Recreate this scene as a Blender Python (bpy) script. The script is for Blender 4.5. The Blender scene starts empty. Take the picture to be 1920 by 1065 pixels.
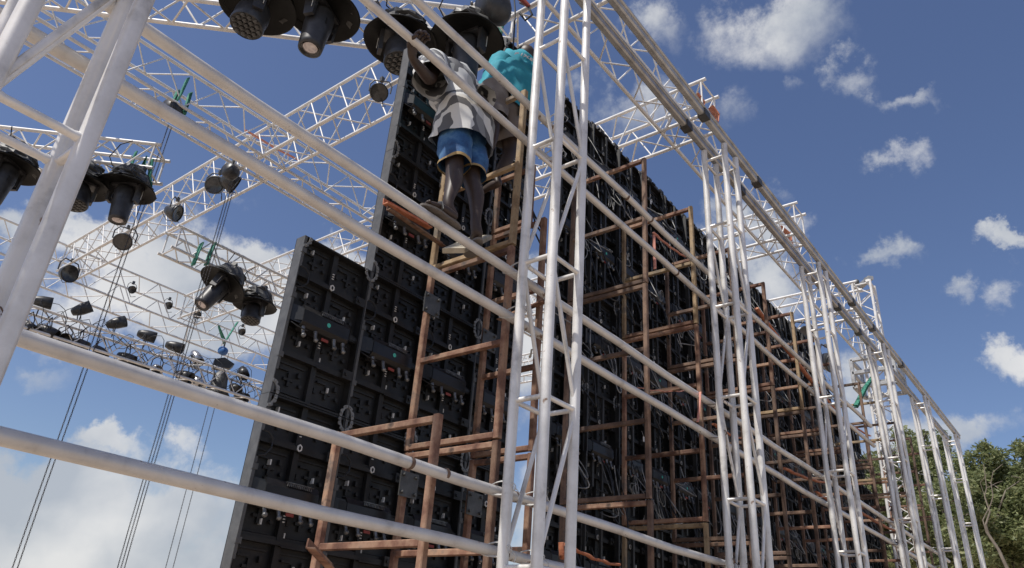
import bpy, bmesh, math, random
from mathutils import Vector, Matrix, noise
random.seed(7)
C = bpy.context.scene
rad = math.radians
# ------------------------------------------------------------------ camera
# axes: x = along the video wall, y = towards / beyond the wall, z = up; eye height is z = 0, ground at GZ
GZ = -1.83
R = Matrix(((0.61397387, 0.39487432, 0.68345472),
            (-0.78637596, 0.23120797, 0.57284878),
            (0.06818309, -0.88916654, 0.45247533)))     # camera (right, down, forward) -> world
FPX = 1380.33
cam = bpy.data.cameras.new('camera'); camo = bpy.data.objects.new('camera', cam)
C.collection.objects.link(camo); C.camera = camo
cam.sensor_width = 36; cam.lens = FPX / 1920 * 36; cam.clip_end = 3000; cam.clip_start = 0.05
mr = Matrix(((R[0][0], -R[0][1], -R[0][2]), (R[1][0], -R[1][1], -R[1][2]), (R[2][0], -R[2][1], -R[2][2])))
camo.matrix_world = mr.to_4x4()
def ray(x, y): return R @ Vector((x - 960, y - 532.5, FPX))
def PW(x, y, w): r = ray(x, y); return r * (w / r.y)       # point on the upright plane y = w
def PZ(x, y, z): r = ray(x, y); return r * (z / r.z)       # point at height z
def PD(x, y, d): r = ray(x, y); return r * (d / math.hypot(r.x, r.y))
# ------------------------------------------------------------------ light
SUN = Vector((-0.50, 0.10, 0.86)).normalized()
C.view_settings.view_transform = 'Standard'; C.view_settings.look = 'None'
C.view_settings.exposure = 0.0; C.view_settings.gamma = 1
sl = bpy.data.lights.new('sun', 'SUN'); sl.energy = 4.9; sl.angle = rad(0.55); sl.color = (1, 0.95, 0.88)
so = bpy.data.objects.new('sun', sl); C.collection.objects.link(so)
so.rotation_euler = SUN.to_track_quat('Z', 'Y').to_euler()
C.cycles.max_bounces = 6; C.cycles.diffuse_bounces = 3; C.cycles.glossy_bounces = 3
W = bpy.data.worlds.new('World'); C.world = W; W.use_nodes = True
nt = W.node_tree; N = nt.nodes; L = nt.links
for n in list(N): N.remove(n)
def nd(t, **k):
    n = N.new(t)
    for a, b in k.items(): setattr(n, a, b)
    return n
def lk(a, b): L.new(a, b)
out = nd('ShaderNodeOutputWorld'); bg = nd('ShaderNodeBackground'); lk(bg.outputs[0], out.inputs[0])
sky = nd('ShaderNodeTexSky', sky_type='NISHITA'); sky.sun_disc = False
sky.sun_elevation = math.asin(SUN.z); sky.sun_rotation = math.atan2(SUN.x, SUN.y)
sky.air_density = 1.0; sky.dust_density = 1.0; sky.ozone_density = 2.2
bg.inputs[1].default_value = 0.10
hsv = nd('ShaderNodeHueSaturation'); hsv.inputs['Saturation'].default_value = 1.06; hsv.inputs['Hue'].default_value = 0.510; hsv.inputs['Value'].default_value = 1.12
lk(sky.outputs[0], hsv.inputs['Color'])
tc = nd('ShaderNodeTexCoord')
def math_(op, a, b=None, c=None, clamp=False):
    n = nd('ShaderNodeMath', operation=op, use_clamp=clamp)
    for i, v in enumerate((a, b, c)):
        if v is None: continue
        if isinstance(v, (int, float)): n.inputs[i].default_value = v
        else: lk(v, n.inputs[i])
    return n.outputs[0]
n1 = nd('ShaderNodeTexNoise'); n1.inputs['Scale'].default_value = 7.5; n1.inputs['Detail'].default_value = 10; n1.inputs['Roughness'].default_value = .64
n2 = nd('ShaderNodeTexNoise'); n2.inputs['Scale'].default_value = 6; n2.inputs['Detail'].default_value = 7
lk(tc.outputs['Generated'], n1.inputs['Vector']); lk(tc.outputs['Generated'], n2.inputs['Vector'])
vs = nd('ShaderNodeVectorMath', operation='SUBTRACT'); vs.inputs[1].default_value = (.5, .5, .5); lk(n1.outputs['Color'], vs.inputs[0])
vm = nd('ShaderNodeVectorMath', operation='SCALE'); vm.inputs['Scale'].default_value = 0.21; lk(vs.outputs[0], vm.inputs[0])
va = nd('ShaderNodeVectorMath', operation='ADD'); lk(tc.outputs['Generated'], va.inputs[0]); lk(vm.outputs[0], va.inputs[1])
# clouds where they stand in the sky: direction, half width, half height (picture units for convenience), density
CL = [(1465, 35, 170, 85, .95), (1245, 55, 85, 65, .6), (1195, 195, 125, 85, .8), (1605, 130, 60, 42, .62), (1705, 172, 80, 28, .62),
      (1505, 135, 30, 35, .42), (1690, 297, 52, 38, .6), (1640, 482, 52, 36, .8), (1905, 470, 48, 26, .8), (1815, 575, 32, 36, .55),
      (1905, 575, 34, 46, .5), (1915, 700, 70, 42, 1.1), (1770, 800, 130, 52, .85), (1450, 440, 100, 75, 1.2), (1430, 540, 110, 90, 1.2),
      (1320, 470, 60, 50, .7), (190, 460, 130, 70, 1.35), (300, 530, 220, 115, 1.5), (430, 570, 190, 110, 1.5), (560, 500, 150, 62, 1.35), (640, 520, 120, 70, 1.1),
      (90, 690, 90, 35, .4), (90, 930, 260, 90, 1.35), (300, 960, 220, 95, 1.25), (60, 1040, 230, 90, 1.5), (210, 845, 60, 30, .8), (340, 855, 60, 32, .7),
      (250, 1050, 220, 80, 1.4), (410, 1040, 110, 60, 1.3), (210, 840, 70, 36, 1.0), (985, 640, 120, 130, 1.2), (700, 1000, 300, 110, 1.0), (1150, 900, 300, 150, 1.0), (1500, 330, 45, 30, .35), (1610, 740, 80, 70, .9),
      (470, 370, 40, 25, .3), (1680, 850, 110, 70, .8), (1350, 215, 60, 60, .42), (30, 420, 90, 40, .7), (1540, 415, 35, 25, .4)]
tot = None
for (x, y, a, b, s) in CL:
    s = s * (.84 if x > 1180 and y < 760 else 1.0)
    f = ray(x, y).normalized(); rt = (R @ Vector((1, 0, 0))); rt = (rt - f * rt.dot(f)).normalized(); up = f.cross(rt)
    e = Matrix((rt, up, f)).transposed().to_euler()
    mp = nd('ShaderNodeMapping', vector_type='TEXTURE'); lk(va.outputs[0], mp.inputs[0])
    mp.inputs['Location'].default_value = f; mp.inputs['Rotation'].default_value = e
    k = 1.0 / ray(x, y).length
    mp.inputs['Scale'].default_value = (a * k, b * k, 0.5)
    ln = nd('ShaderNodeVectorMath', operation='LENGTH'); lk(mp.outputs[0], ln.inputs[0])
    v = math_('MULTIPLY', math_('SUBTRACT', 1.25, ln.outputs['Value'], clamp=True), s)
    tot = v if tot is None else math_('MAXIMUM', tot, v)
# everywhere else a few scattered clouds, low in the sky
gen = nd('ShaderNodeSeparateXYZ'); lk(tc.outputs['Generated'], gen.inputs[0])
nz = math_('ADD', tot, math_('MULTIPLY', math_('SUBTRACT', n1.outputs['Fac'], .5), 2.3))
mr2 = nd('ShaderNodeMapRange', interpolation_type='SMOOTHSTEP'); mr2.inputs['From Min'].default_value = .14; mr2.inputs['From Max'].default_value = 1.0; lk(nz, mr2.inputs['Value'])
gate = math_('MINIMUM', math_('MULTIPLY', tot, 4), 1)
fac = math_('MULTIPLY', math_('MULTIPLY', mr2.outputs[0], gate), .93)
cr = nd('ShaderNodeMixRGB'); cr.inputs[1].default_value = (4.6, 5.0, 5.6, 1); cr.inputs[2].default_value = (7.8, 7.8, 7.8, 1)
sh = nd('ShaderNodeMapRange'); sh.inputs['From Min'].default_value = .38; sh.inputs['From Max'].default_value = .62; lk(n2.outputs['Fac'], sh.inputs['Value']); lk(sh.outputs[0], cr.inputs[0])
mx = nd('ShaderNodeMixRGB'); lk(fac, mx.inputs[0]); lk(hsv.outputs[0], mx.inputs[1]); lk(cr.outputs[0], mx.inputs[2]); lk(mx.outputs[0], bg.inputs[0])

# ------------------------------------------------------------------ materials
def mat(name, cols, rough=.5, metal=0, scale=8, detail=6, bump=0, spread=(.35, .65), spec=.5, spots=None, vary=0, coord='Object', stretch=None):
    m = bpy.data.materials.new(name); m.use_nodes = True; t = m.node_tree; n = t.nodes; l = t.links
    p = n['Principled BSDF']; p.inputs['Roughness'].default_value = rough; p.inputs['Metallic'].default_value = metal
    p.inputs['Specular IOR Level'].default_value = spec
    c = n.new('ShaderNodeTexCoord'); src = c.outputs[coord]
    g = n.new('ShaderNodeNewGeometry') if coord == 'World' else None
    if stretch:
        mp = n.new('ShaderNodeMapping'); mp.inputs['Scale'].default_value = stretch; l.new(src, mp.inputs[0]); src = mp.outputs[0]
    no = n.new('ShaderNodeTexNoise'); no.inputs['Scale'].default_value = scale; no.inputs['Detail'].default_value = detail; no.inputs['Roughness'].default_value = .65
    l.new(src, no.inputs['Vector'])
    r = n.new('ShaderNodeValToRGB'); l.new(no.outputs['Fac'], r.inputs[0])
    e = r.color_ramp.elements
    while len(e) < len(cols): e.new(.5)
    for i, cc in enumerate(cols):
        e[i].position = spread[0] + (spread[1] - spread[0]) * i / max(1, len(cols) - 1); e[i].color = (*cc, 1)
    col = r.outputs[0]
    if spots:
        n3 = n.new('ShaderNodeTexNoise'); n3.inputs['Scale'].default_value = spots[1]; n3.inputs['Detail'].default_value = 5; l.new(src, n3.inputs['Vector'])
        r3 = n.new('ShaderNodeMapRange'); r3.inputs['From Min'].default_value = spots[2]; r3.inputs['From Max'].default_value = spots[2] + .06; l.new(n3.outputs['Fac'], r3.inputs['Value'])
        mm = n.new('ShaderNodeMixRGB'); l.new(r3.outputs[0], mm.inputs[0]); l.new(col, mm.inputs[1]); mm.inputs[2].default_value = (*spots[0], 1); col = mm.outputs[0]
    if vary:
        oi = n.new('ShaderNodeObjectInfo'); hv = n.new('ShaderNodeHueSaturation'); ma = n.new('ShaderNodeMath'); ma.operation = 'MULTIPLY_ADD'
        l.new(oi.outputs['Random'], ma.inputs[0]); ma.inputs[1].default_value = vary * 2; ma.inputs[2].default_value = 1 - vary
        l.new(ma.outputs[0], hv.inputs['Value']); l.new(col, hv.inputs['Color']); col = hv.outputs[0]
    l.new(col, p.inputs['Base Color'])
    if bump:
        b = n.new('ShaderNodeBump'); b.inputs['Strength'].default_value = bump; b.inputs['Distance'].default_value = .01
        l.new(no.outputs['Fac'], b.inputs['Height']); l.new(b.outputs[0], p.inputs['Normal'])
    return m
M = {}
M['alu'] = mat('painted_silver_steel', [(.38, .365, .34), (.68, .66, .625), (.80, .78, .745)], .36, .18, 4, 11, .10, (.3, .58), spots=((.24, .14, .08), 12, .70))
M['pipe'] = mat('grey_painted_pipe', [(.36, .335, .305), (.57, .55, .525), (.65, .63, .60)], .42, .2, 3.4, 11, .12, (.3, .58), spots=((.16, .10, .07), 20, .675))
M['truss'] = mat('white_truss_paint', [(.56, .55, .53), (.74, .73, .705)], .42, .0, 6, 4, 0, (.3, .6), spots=((.2, .18, .16), 10, .73))
M['rail'] = mat('weathered_aluminium', [(.24, .24, .235), (.40, .40, .39), (.50, .50, .49)], .38, .35, 5, 8, .05, (.3, .65))
M['rust'] = mat('rusty_steel_tube', [(.07, .032, .022), (.17, .085, .055), (.29, .18, .12), (.12, .095, .08)], .78, 0, 4.2, 12, .3, (.34, .66), vary=.42, spots=((.07, .045, .035), 7, .62))
M['rust_tan'] = mat('yellowish_old_steel', [(.12, .075, .045), (.25, .17, .095), (.34, .25, .15), (.16, .13, .10)], .8, 0, 4.5, 12, .3, (.34, .66), vary=.25, spots=((.06, .045, .035), 8, .62))
M['rust_dark'] = mat('dark_rusted_steel', [(.05, .032, .026), (.10, .062, .045), (.18, .115, .08), (.075, .06, .052)], .8, 0, 4.5, 12, .3, (.34, .66), vary=.35)
M['rustband'] = mat('rust_band', [(.09, .055, .04), (.17, .11, .08)], .85, 0, 30, 6, .2)
M['black'] = mat('black_plastic', [(.006, .006, .0062), (.016, .0155, .015)], .5, 0, 9, 9, .08, (.3, .7), vary=.45)
M['black2'] = mat('dark_power_box', [(.007, .007, .0075), (.015, .015, .0155)], .38, 0, 14, 5, .03)
M['dgrey'] = mat('dark_grey_rib', [(.012, .012, .012), (.045, .045, .045)], .5, 0, 3, 6, .05)
M['grey'] = mat('grey_cast_edge', [(.085, .085, .085), (.13, .13, .128)], .5, .3, 12, 5, .03)
M['corner'] = mat('cast_corner_lock', [(.18, .18, .18), (.28, .28, .27)], .5, .4, 20, 4, .03)
M['white'] = mat('white_mark', [(.55, .55, .53), (.68, .68, .66)], .5, 0, 20, 2)
M['silver'] = mat('bright_connector', [(.08, .08, .08), (.24, .24, .235)], .35, .5, 30, 3)
M['red'] = mat('red_tag', [(.22, .035, .025), (.28, .05, .035)], .5)
M['teal'] = mat('teal_sticker', [(.05, .42, .34), (.08, .5, .4)], .5)
M['cable'] = mat('pale_cable', [(.10, .10, .10), (.38, .38, .37)], .5, 0, 9, 3, 0, vary=.35)
M['blackcable'] = mat('black_cable', [(.012, .012, .012), (.03, .03, .03)], .45)
M['orange'] = mat('orange_strap', [(.38, .12, .06), (.55, .22, .12)], .6, 0, 20, 4, .05)
M['pink'] = mat('faded_red_rope', [(.55, .22, .16), (.62, .30, .24)], .7, 0, 60, 4)
M['green'] = mat('green_sling', [(.010, .09, .06), (.025, .18, .12), (.09, .32, .23)], .75, 0, 25, 5, .1)
M['chain'] = mat('steel_chain', [(.05, .045, .045), (.12, .105, .10)], .45, .6, 40, 3)
M['hat'] = mat('black_rain_hat', [(.004, .004, .004), (.009, .009, .009)], .5, 0, 6, 5, .1, spec=.15)
M['bag'] = mat('crumpled_black_plastic', [(.010, .010, .010), (.07, .07, .068)], .5, 0, 5, 8, .9)
M['lamp'] = mat('lamp_body', [(.018, .018, .021), (.045, .046, .05)], .42, 0, 10, 5, .05)
M['lens'] = mat('glass_lens', [(.4, .36, .36), (.75, .7, .7)], .12, .6, 6, 3)
M['dlens'] = mat('dark_lens', [(.03, .03, .03), (.09, .09, .09)], .15, .2, 6, 3)
M['parcan'] = mat('par_can_metal', [(.02, .02, .02), (.06, .06, .06)], .4, .3, 6, 5, .03)
M['chrome'] = mat('chromed_can', [(.35, .35, .35), (.6, .6, .6)], .25, .8, 6, 5)
M['blue'] = mat('blue_block', [(.02, .10, .30), (.04, .14, .36)], .45)
M['skin'] = mat('dark_skin', [(.034, .022, .017), (.055, .036, .028)], .5, 0, 9, 5, .08, spec=.4)
M['sole'] = mat('pale_skin_sole', [(.26, .13, .09), (.34, .18, .13)], .6, 0, 15, 4, .1)
M['hair'] = mat('black_hair', [(.010, .008, .007), (.02, .016, .014)], .7, 0, 80, 4, .6)
M['teeshirt'] = mat('turquoise_cotton', [(.008, .19, .25), (.015, .27, .34)], .8, 0, 7, 5, .15)
M['shorts'] = mat('grey_shorts_cotton', [(.13, .11, .10), (.18, .155, .14)], .85, 0, 8, 5, .2)
M['denim'] = mat('blue_denim', [(.012, .045, .13), (.028, .10, .24), (.10, .21, .34)], .8, 0, 9, 7, .25, (.32, .68))
M['hem'] = mat('yellow_hem', [(.30, .20, .08), (.40, .28, .12)], .8, 0, 40, 3)
M['slate'] = mat('sandal_sole', [(.10, .085, .075), (.16, .14, .12)], .8, 0, 14, 5, .2)
M['wood'] = mat('pale_plank', [(.33, .29, .22), (.42, .38, .30)], .8, 0, 14, 5, .2)
M['plate'] = mat('galvanised_plate', [(.07, .07, .07), (.13, .13, .125)], .5, .5, 10, 5, .1)
M['ground'] = mat('sandy_soil', [(.34, .27, .205), (.43, .345, .265)], .95, 0, .8, 9, .3)
M['bark'] = mat('tree_bark', [(.13, .105, .08), (.22, .19, .15)], .9, 0, 6, 8, .5)
# striped shirt: broad white / grey blocks
m = bpy.data.materials.new('striped_shirt_cotton'); m.use_nodes = True; t = m.node_tree; n = t.nodes; l = t.links; p = n['Principled BSDF']; p.inputs['Roughness'].default_value = .8
c = n.new('ShaderNodeTexCoord'); no = n.new('ShaderNodeTexNoise'); no.inputs['Scale'].default_value = 3.2; l.new(c.outputs['Object'], no.inputs['Vector'])
sx = n.new('ShaderNodeSeparateXYZ'); l.new(c.outputs['Object'], sx.inputs[0])
def mm(op, a, b):
    q = n.new('ShaderNodeMath'); q.operation = op
    for i, v in enumerate((a, b)):
        if isinstance(v, (int, float)): q.inputs[i].default_value = v
        else: l.new(v, q.inputs[i])
    return q.outputs[0]
a1 = mm('ADD', mm('ADD', mm('MULTIPLY', sx.outputs['Z'], 5.2), mm('MULTIPLY', sx.outputs['X'], 2.4)), mm('MULTIPLY', no.outputs['Fac'], 3.4))
a2 = mm('ADD', mm('MULTIPLY', sx.outputs['X'], 6.0), mm('MULTIPLY', sx.outputs['Y'], 3.0))
k1 = mm('GREATER_THAN', mm('FRACT', a1, 0), .50); k2 = mm('GREATER_THAN', mm('FRACT', a2, 0), .6)
mA = n.new('ShaderNodeMixRGB'); l.new(k1, mA.inputs[0]); mA.inputs[1].default_value = (.58, .58, .56, 1); mA.inputs[2].default_value = (.10, .10, .105, 1)
mB = n.new('ShaderNodeMixRGB'); l.new(mm('MULTIPLY', k2, .5), mB.inputs[0]); l.new(mA.outputs[0], mB.inputs[1]); mB.inputs[2].default_value = (.30, .31, .31, 1)
l.new(mB.outputs[0], p.inputs['Base Color']); M['striped'] = m
# leaves
m = bpy.data.materials.new('leaf_green'); m.use_nodes = True; t = m.node_tree; n = t.nodes; l = t.links; p = n['Principled BSDF']; p.inputs['Roughness'].default_value = .55
g = n.new('ShaderNodeNewGeometry'); r = n.new('ShaderNodeValToRGB'); l.new(g.outputs['Random Per Island'], r.inputs[0])
e = r.color_ramp.elements; e[0].color = (.14, .17, .075, 1); e[1].color = (.34, .35, .17, 1); q = e.new(.6); q.color = (.19, .22, .09, 1)
l.new(r.outputs[0], p.inputs['Base Color'])
tr = n.new('ShaderNodeBsdfTranslucent'); l.new(r.outputs[0], tr.inputs[0]); ad = n.new('ShaderNodeMixShader'); ad.inputs[0].default_value = .42
l.new(p.outputs[0], ad.inputs[1]); l.new(tr.outputs[0], ad.inputs[2]); l.new(ad.outputs[0], n['Material Output'].inputs[0]); M['leaf'] = m

# ------------------------------------------------------------------ geometry helpers
def V(*a): return Vector(a)
def basis(d, hint=None):
    d = d.normalized(); h = hint or (V(0, 0, 1) if abs(d.z) < .9 else V(1, 0, 0))
    x = h.cross(d)
    if x.length < 1e-5: x = V(0, 1, 0).cross(d)
    x.normalize(); return x, d.cross(x).normalized(), d
class MB:
    def __init__(s): s.v = []; s.f = []; s.sm = []; s.mi = []; s.cur = 0
    def add(s, vs, fs, smooth=False):
        o = len(s.v); s.v += [Vector(p) for p in vs]; s.f += [tuple(i + o for i in f) for f in fs]; s.sm += [smooth] * len(fs); s.mi += [s.cur] * len(fs); return s
    def tube(s, a, b, r, n=10, r2=None, caps=True, hint=None):
        a = Vector(a); b = Vector(b); x, y, d = basis(b - a, hint); r2 = r if r2 is None else r2
        vs = [a + (x * math.cos(t) + y * math.sin(t)) * r for t in [2 * math.pi * i / n for i in range(n)]]
        vs += [b + (x * math.cos(t) + y * math.sin(t)) * r2 for t in [2 * math.pi * i / n for i in range(n)]]
        s.add(vs, [(i, (i + 1) % n, n + (i + 1) % n, n + i) for i in range(n)], True)
        if caps: s.add(vs, [tuple(range(n - 1, -1, -1)), tuple(range(n, 2 * n))])
        return s
    def path(s, pts, r, n=6, flat=1.0):
        pts = [Vector(p) for p in pts]; k = len(pts); vs = []; px = None
        for i, p in enumerate(pts):
            d = (pts[min(i + 1, k - 1)] - pts[max(i - 1, 0)]); d = d if d.length > 1e-6 else V(0, 0, 1); d.normalize()
            if px is None: px, _, _ = basis(d)
            px = (px - d * px.dot(d)); px = px.normalized() if px.length > 1e-5 else basis(d)[0]; py = d.cross(px)
            rr = r[i] if isinstance(r, (list, tuple)) else r
            vs += [p + (px * math.cos(t) + py * math.sin(t) * flat) * rr for t in [2 * math.pi * j / n for j in range(n)]]
        fs = [(i * n + j, i * n + (j + 1) % n, (i + 1) * n + (j + 1) % n, (i + 1) * n + j) for i in range(k - 1) for j in range(n)]
        s.add(vs, fs, True); s.add(vs[:n], [tuple(range(n - 1, -1, -1))]); s.add(vs[-n:], [tuple(range(n))]); return s
    def box(s, lo, hi):
        x0, y0, z0 = lo; x1, y1, z1 = hi
        vs = [(x0, y0, z0), (x1, y0, z0), (x1, y1, z0), (x0, y1, z0), (x0, y0, z1), (x1, y0, z1), (x1, y1, z1), (x0, y1, z1)]
        return s.add(vs, [(0, 3, 2, 1), (4, 5, 6, 7), (0, 1, 5, 4), (1, 2, 6, 5), (2, 3, 7, 6), (3, 0, 4, 7)])
    def beam(s, a, b, wd, ht, hint=None, bev=.12):
        a = Vector(a); b = Vector(b); x, y, d = basis(b - a, hint); c = min(wd, ht) * bev; w2 = wd / 2; h2 = ht / 2
        pr = [(-w2 + c, -h2), (w2 - c, -h2), (w2, -h2 + c), (w2, h2 - c), (w2 - c, h2), (-w2 + c, h2), (-w2, h2 - c), (-w2, -h2 + c)]
        return s.extr([a + x * p + y * q for p, q in pr], b - a)
    def extr(s, pts, dv):
        n = len(pts); vs = [Vector(p) for p in pts] + [Vector(p) + Vector(dv) for p in pts]
        return s.add(vs, [tuple(range(n - 1, -1, -1)), tuple(range(n, 2 * n))] + [(i, (i + 1) % n, n + (i + 1) % n, n + i) for i in range(n)])
    def lathe(s, prof, n=20, o=(0, 0, 0), d=(0, 0, 1), smooth=True, wob=0):
        x, y, d = basis(Vector(d)); o = Vector(o); vs = []
        for k, (r, z) in enumerate(prof):
            for i in range(n):
                t = 2 * math.pi * i / n; rr = r * (1 + wob * noise.noise(V(math.cos(t) * 2, math.sin(t) * 2, k * .7 + wob * 31)))
                vs.append(o + x * math.cos(t) * rr + y * math.sin(t) * rr + d * z)
        m = len(prof)
        return s.add(vs, [(k * n + i, k * n + (i + 1) % n, (k + 1) * n + (i + 1) % n, (k + 1) * n + i) for k in range(m - 1) for i in range(n)], smooth)
    def build(s, name, ms, parent=None, off=None):
        me = bpy.data.meshes.new(name); o0 = off if off is not None else (wloc(parent) if parent else V(0, 0, 0))
        me.from_pydata([tuple(p - o0) for p in s.v], [], s.f)
        me.polygons.foreach_set('use_smooth', s.sm)
        for q in (ms if isinstance(ms, (list, tuple)) else [ms]): me.materials.append(M[q])
        me.polygons.foreach_set('material_index', s.mi)
        bm = bmesh.new(); bm.from_mesh(me); bmesh.ops.recalc_face_normals(bm, faces=bm.faces); bm.to_mesh(me); bm.free()
        me.update(); o = bpy.data.objects.new(name, me); C.collection.objects.link(o)
        if parent: o.parent = parent
        return o
WL = {}
def wloc(o): return WL.get(o.name, V(0, 0, 0))
def tag(o, label=None, cat=None, group=None, kind=None):
    if label: o['label'] = label
    if cat: o['category'] = cat
    if group: o['group'] = group
    if kind: o['kind'] = kind
    return o
def thing(name, label, cat, loc=(0, 0, 0), group=None):
    o = bpy.data.objects.new(name, None); C.collection.objects.link(o); o.location = loc; o.empty_display_size = .1
    WL[o.name] = Vector(loc); return tag(o, label, cat, group)
def solo(mb, name, m, label, cat, loc=None, group=None):
    loc = Vector(loc) if loc is not None else sum(mb.v, V(0, 0, 0)) / len(mb.v)
    o = mb.build(name, m, None, loc); o.location = loc; return tag(o, label, cat, group)
def dup(root, loc=None, rot=None, label=None, group=None):
    def rec(o, par):
        c = o.copy(); C.collection.objects.link(c); c.parent = par
        for ch in KIDS(o): rec(ch, c)
        return c
    r = rec(root, None)
    if loc is not None: r.location = loc
    if rot is not None: r.rotation_euler = rot
    if label: r['label'] = label
    if group: r['group'] = group
    return r
def KIDS(o): return [c for c in o.children]
ORD = ['first', 'second', 'third', 'fourth', 'fifth', 'sixth', 'seventh', 'eighth', 'ninth', 'tenth', 'eleventh', 'twelfth', 'thirteenth', 'fourteenth', 'fifteenth', 'sixteenth', 'seventeenth', 'eighteenth', 'nineteenth', 'twentieth', 'twenty-first', 'twenty-second']
# ------------------------------------------------------------------ ground
g = MB(); n_ = 40; S = 1400
g.add([(-S, -S, GZ), (S, -S, GZ), (S, S, GZ), (-S, S, GZ)], [(0, 1, 2, 3)])
tag(g.build('ground', 'ground'), kind='structure')

# ------------------------------------------------------------------ the row of silver lattice towers in front of the wall
TY0, TY1, TW, TTOP = 2.20, 2.41, 0.275, 4.66
LV0 = [0.39 + 0.845 * k for k in range(-2, 5)]
def tower(x, label):
    t = thing('lattice_tower', label, 'scaffold tower', (x, TY0, GZ), 'silver lattice towers in a row')
    leg = [(x, TY0), (x + TW, TY0), (x + TW, TY1), (x, TY1)]
    for (a, b) in leg:
        MB().tube((a, b, GZ), (a, b, TTOP), .0292, 16).build('leg', 'alu', t)
        MB().box((a - .07, b - .05, GZ), (a + .07, b + .05, GZ + .012)).build('foot_plate', 'alu', t)
    LV = [q + (.075 if x < 1 else 0) for q in LV0]
    for k, z in enumerate(LV + [TTOP - .13]):
        for i in range(4):
            p, q = leg[i], leg[(i + 1) % 4]
            P_, Q_ = V(*p, z), V(*q, z); MB().path([P_.lerp(Q_, s_) for s_ in (.08, .125, .15, .5, .85, .875, .92)], [.0175, .0165, .0142, .0142, .0142, .0165, .0175], 12).build('rung', 'alu', t)
    for k in range(len(LV) - 1):
        for (l, r) in ((leg[0], leg[1]), (leg[3], leg[2])):
            a, b = (l, r) if (k + (1 if x < 1 else 0)) % 2 == 0 else (r, l)
            MB().tube((*a, LV[k] + .02), (*b, LV[k + 1] - .02), .0130, 10, caps=False).build('diagonal_brace', 'alu', t)
    return t
TX = [0.29, 2.965, 5.71, 8.53, 11.52, 14.25, 16.95]
for i, x in enumerate(TX):
    tower(x, ['silver lattice tower at the left edge, nearest to the camera with thick round legs',
              'silver lattice tower in the middle, beside the gap between the two screens',
              'silver lattice tower right of the middle one, second to carry the paired rails',
              'silver lattice tower between the dark screen and the open sky, third under the paired rails',
              'silver lattice tower standing beside the lattice roof tower with the green sling',
              'slim silver lattice tower with trees behind, next to the last one',
              'last silver lattice tower, where the paired rails end in front of the trees'][i])
# paired rails lying on the tower tops
for y, w_, s in ((TY0, 'outer', 0), (TY1, 'inner', 1)):
    t = thing('top_rail', 'dull aluminium %s rail lying along the tops of the lattice towers' % w_, 'rail', (-3, y, TTOP), 'pair of rails on the tower tops')
    r = MB(); r.beam((-3, y, TTOP + .05), (17.4, y, TTOP + .05), .062, .07, bev=.2); r.build('rail_beam', 'rail', t)
    r = MB(); r.tube((-3, y - .03, TTOP + .093), (17.4, y - .03, TTOP + .093), .016, 8); r.tube((-3, y + .03, TTOP + .093), (17.4, y + .03, TTOP + .093), .016, 8); r.build('rail_lip', 'rail', t)
    for x in (5.2, 6.5, 9.9, 10.9, 12.6):
        MB().box((x + s * .06, y - .042, TTOP + .008), (x + .11 + s * .06, y + .042, TTOP + .085)).build('splice_sleeve', 'plate', t)
# long round pipes
def pipe(z, r, x0, x1, label, bands=(), y=2.52):
    t = thing('scaffold_pipe', label, 'pipe', (x0, y, z), 'round pipes tied along the towers')
    p = MB(); k = 24; pts = [V(x0 + (x1 - x0) * i / k, y + .004 * math.sin(i * 1.7 + z * 5), z + .006 * math.sin(i * 2.3 + z * 9)) for i in range(k + 1)]
    p.path(pts, r, 18); p.build('tube', 'pipe', t)
    for b in bands:
        MB().lathe([(r + .0005, 0), (r + .002, .003), (r + .0025, .018), (r + .0005, .022)], 18, (b, y, z), (1, 0, 0)).build('rusty_joint', 'rustband', t)
    for k, tx in enumerate(TX):
        for sx in (0, TW):
            if (k * 3 + int(sx > 0) + int(z * 10)) % 3 == 0: continue
            c = V(tx + sx, y, z); m = MB()
            for w_ in range(2):
                q = []
                for j in range(17):
                    a = 2 * math.pi * j / 16; q.append(c + V(.012 * w_ + .010 * math.sin(a * 2), -.055 + math.cos(a) * .098, math.sin(a) * (r + .006) + .006 * w_))
                m.path(q, .0026, 5)
            m.path([c + V(.01, -.15, 0), c + V(.03, -.17, -.03), c + V(.02, -.165, -.06)], .0026, 5)
            m.build('wire_tie', 'white' if k % 2 else 'rustband', t)
    return t
pipe(0.775, .028, -2.6, 15.6, 'second lowest round pipe, sloping across the lower left in front of the black screen', (2.36, 2.6, 3.15, 5.9))
pipe(0.475, .028, -2.6, 15.6, 'lowest round pipe, crossing the bottom left under its twin', (3.1, 5.7, 5.0, 9.0))
pipe(1.775, .028, -2.6, 15.6, 'third round pipe from the bottom, passing under the standing worker', (3.05, 6.0, 8.9))
pipe(2.065, .028, -2.6, 15.6, 'round pipe the worker in the striped shirt stands on', (3.2, 5.8, 9.1))
pipe(3.08, .0255, -2.6, 11.4, 'round pipe the striped-shirt worker holds with his hand', (4.4, 5.2, 8.5))
pipe(3.385, .0255, -2.6, 11.4, 'topmost round pipe, crossing in front of the turquoise T-shirt', (4.35, 4.75, 8.4))

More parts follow.
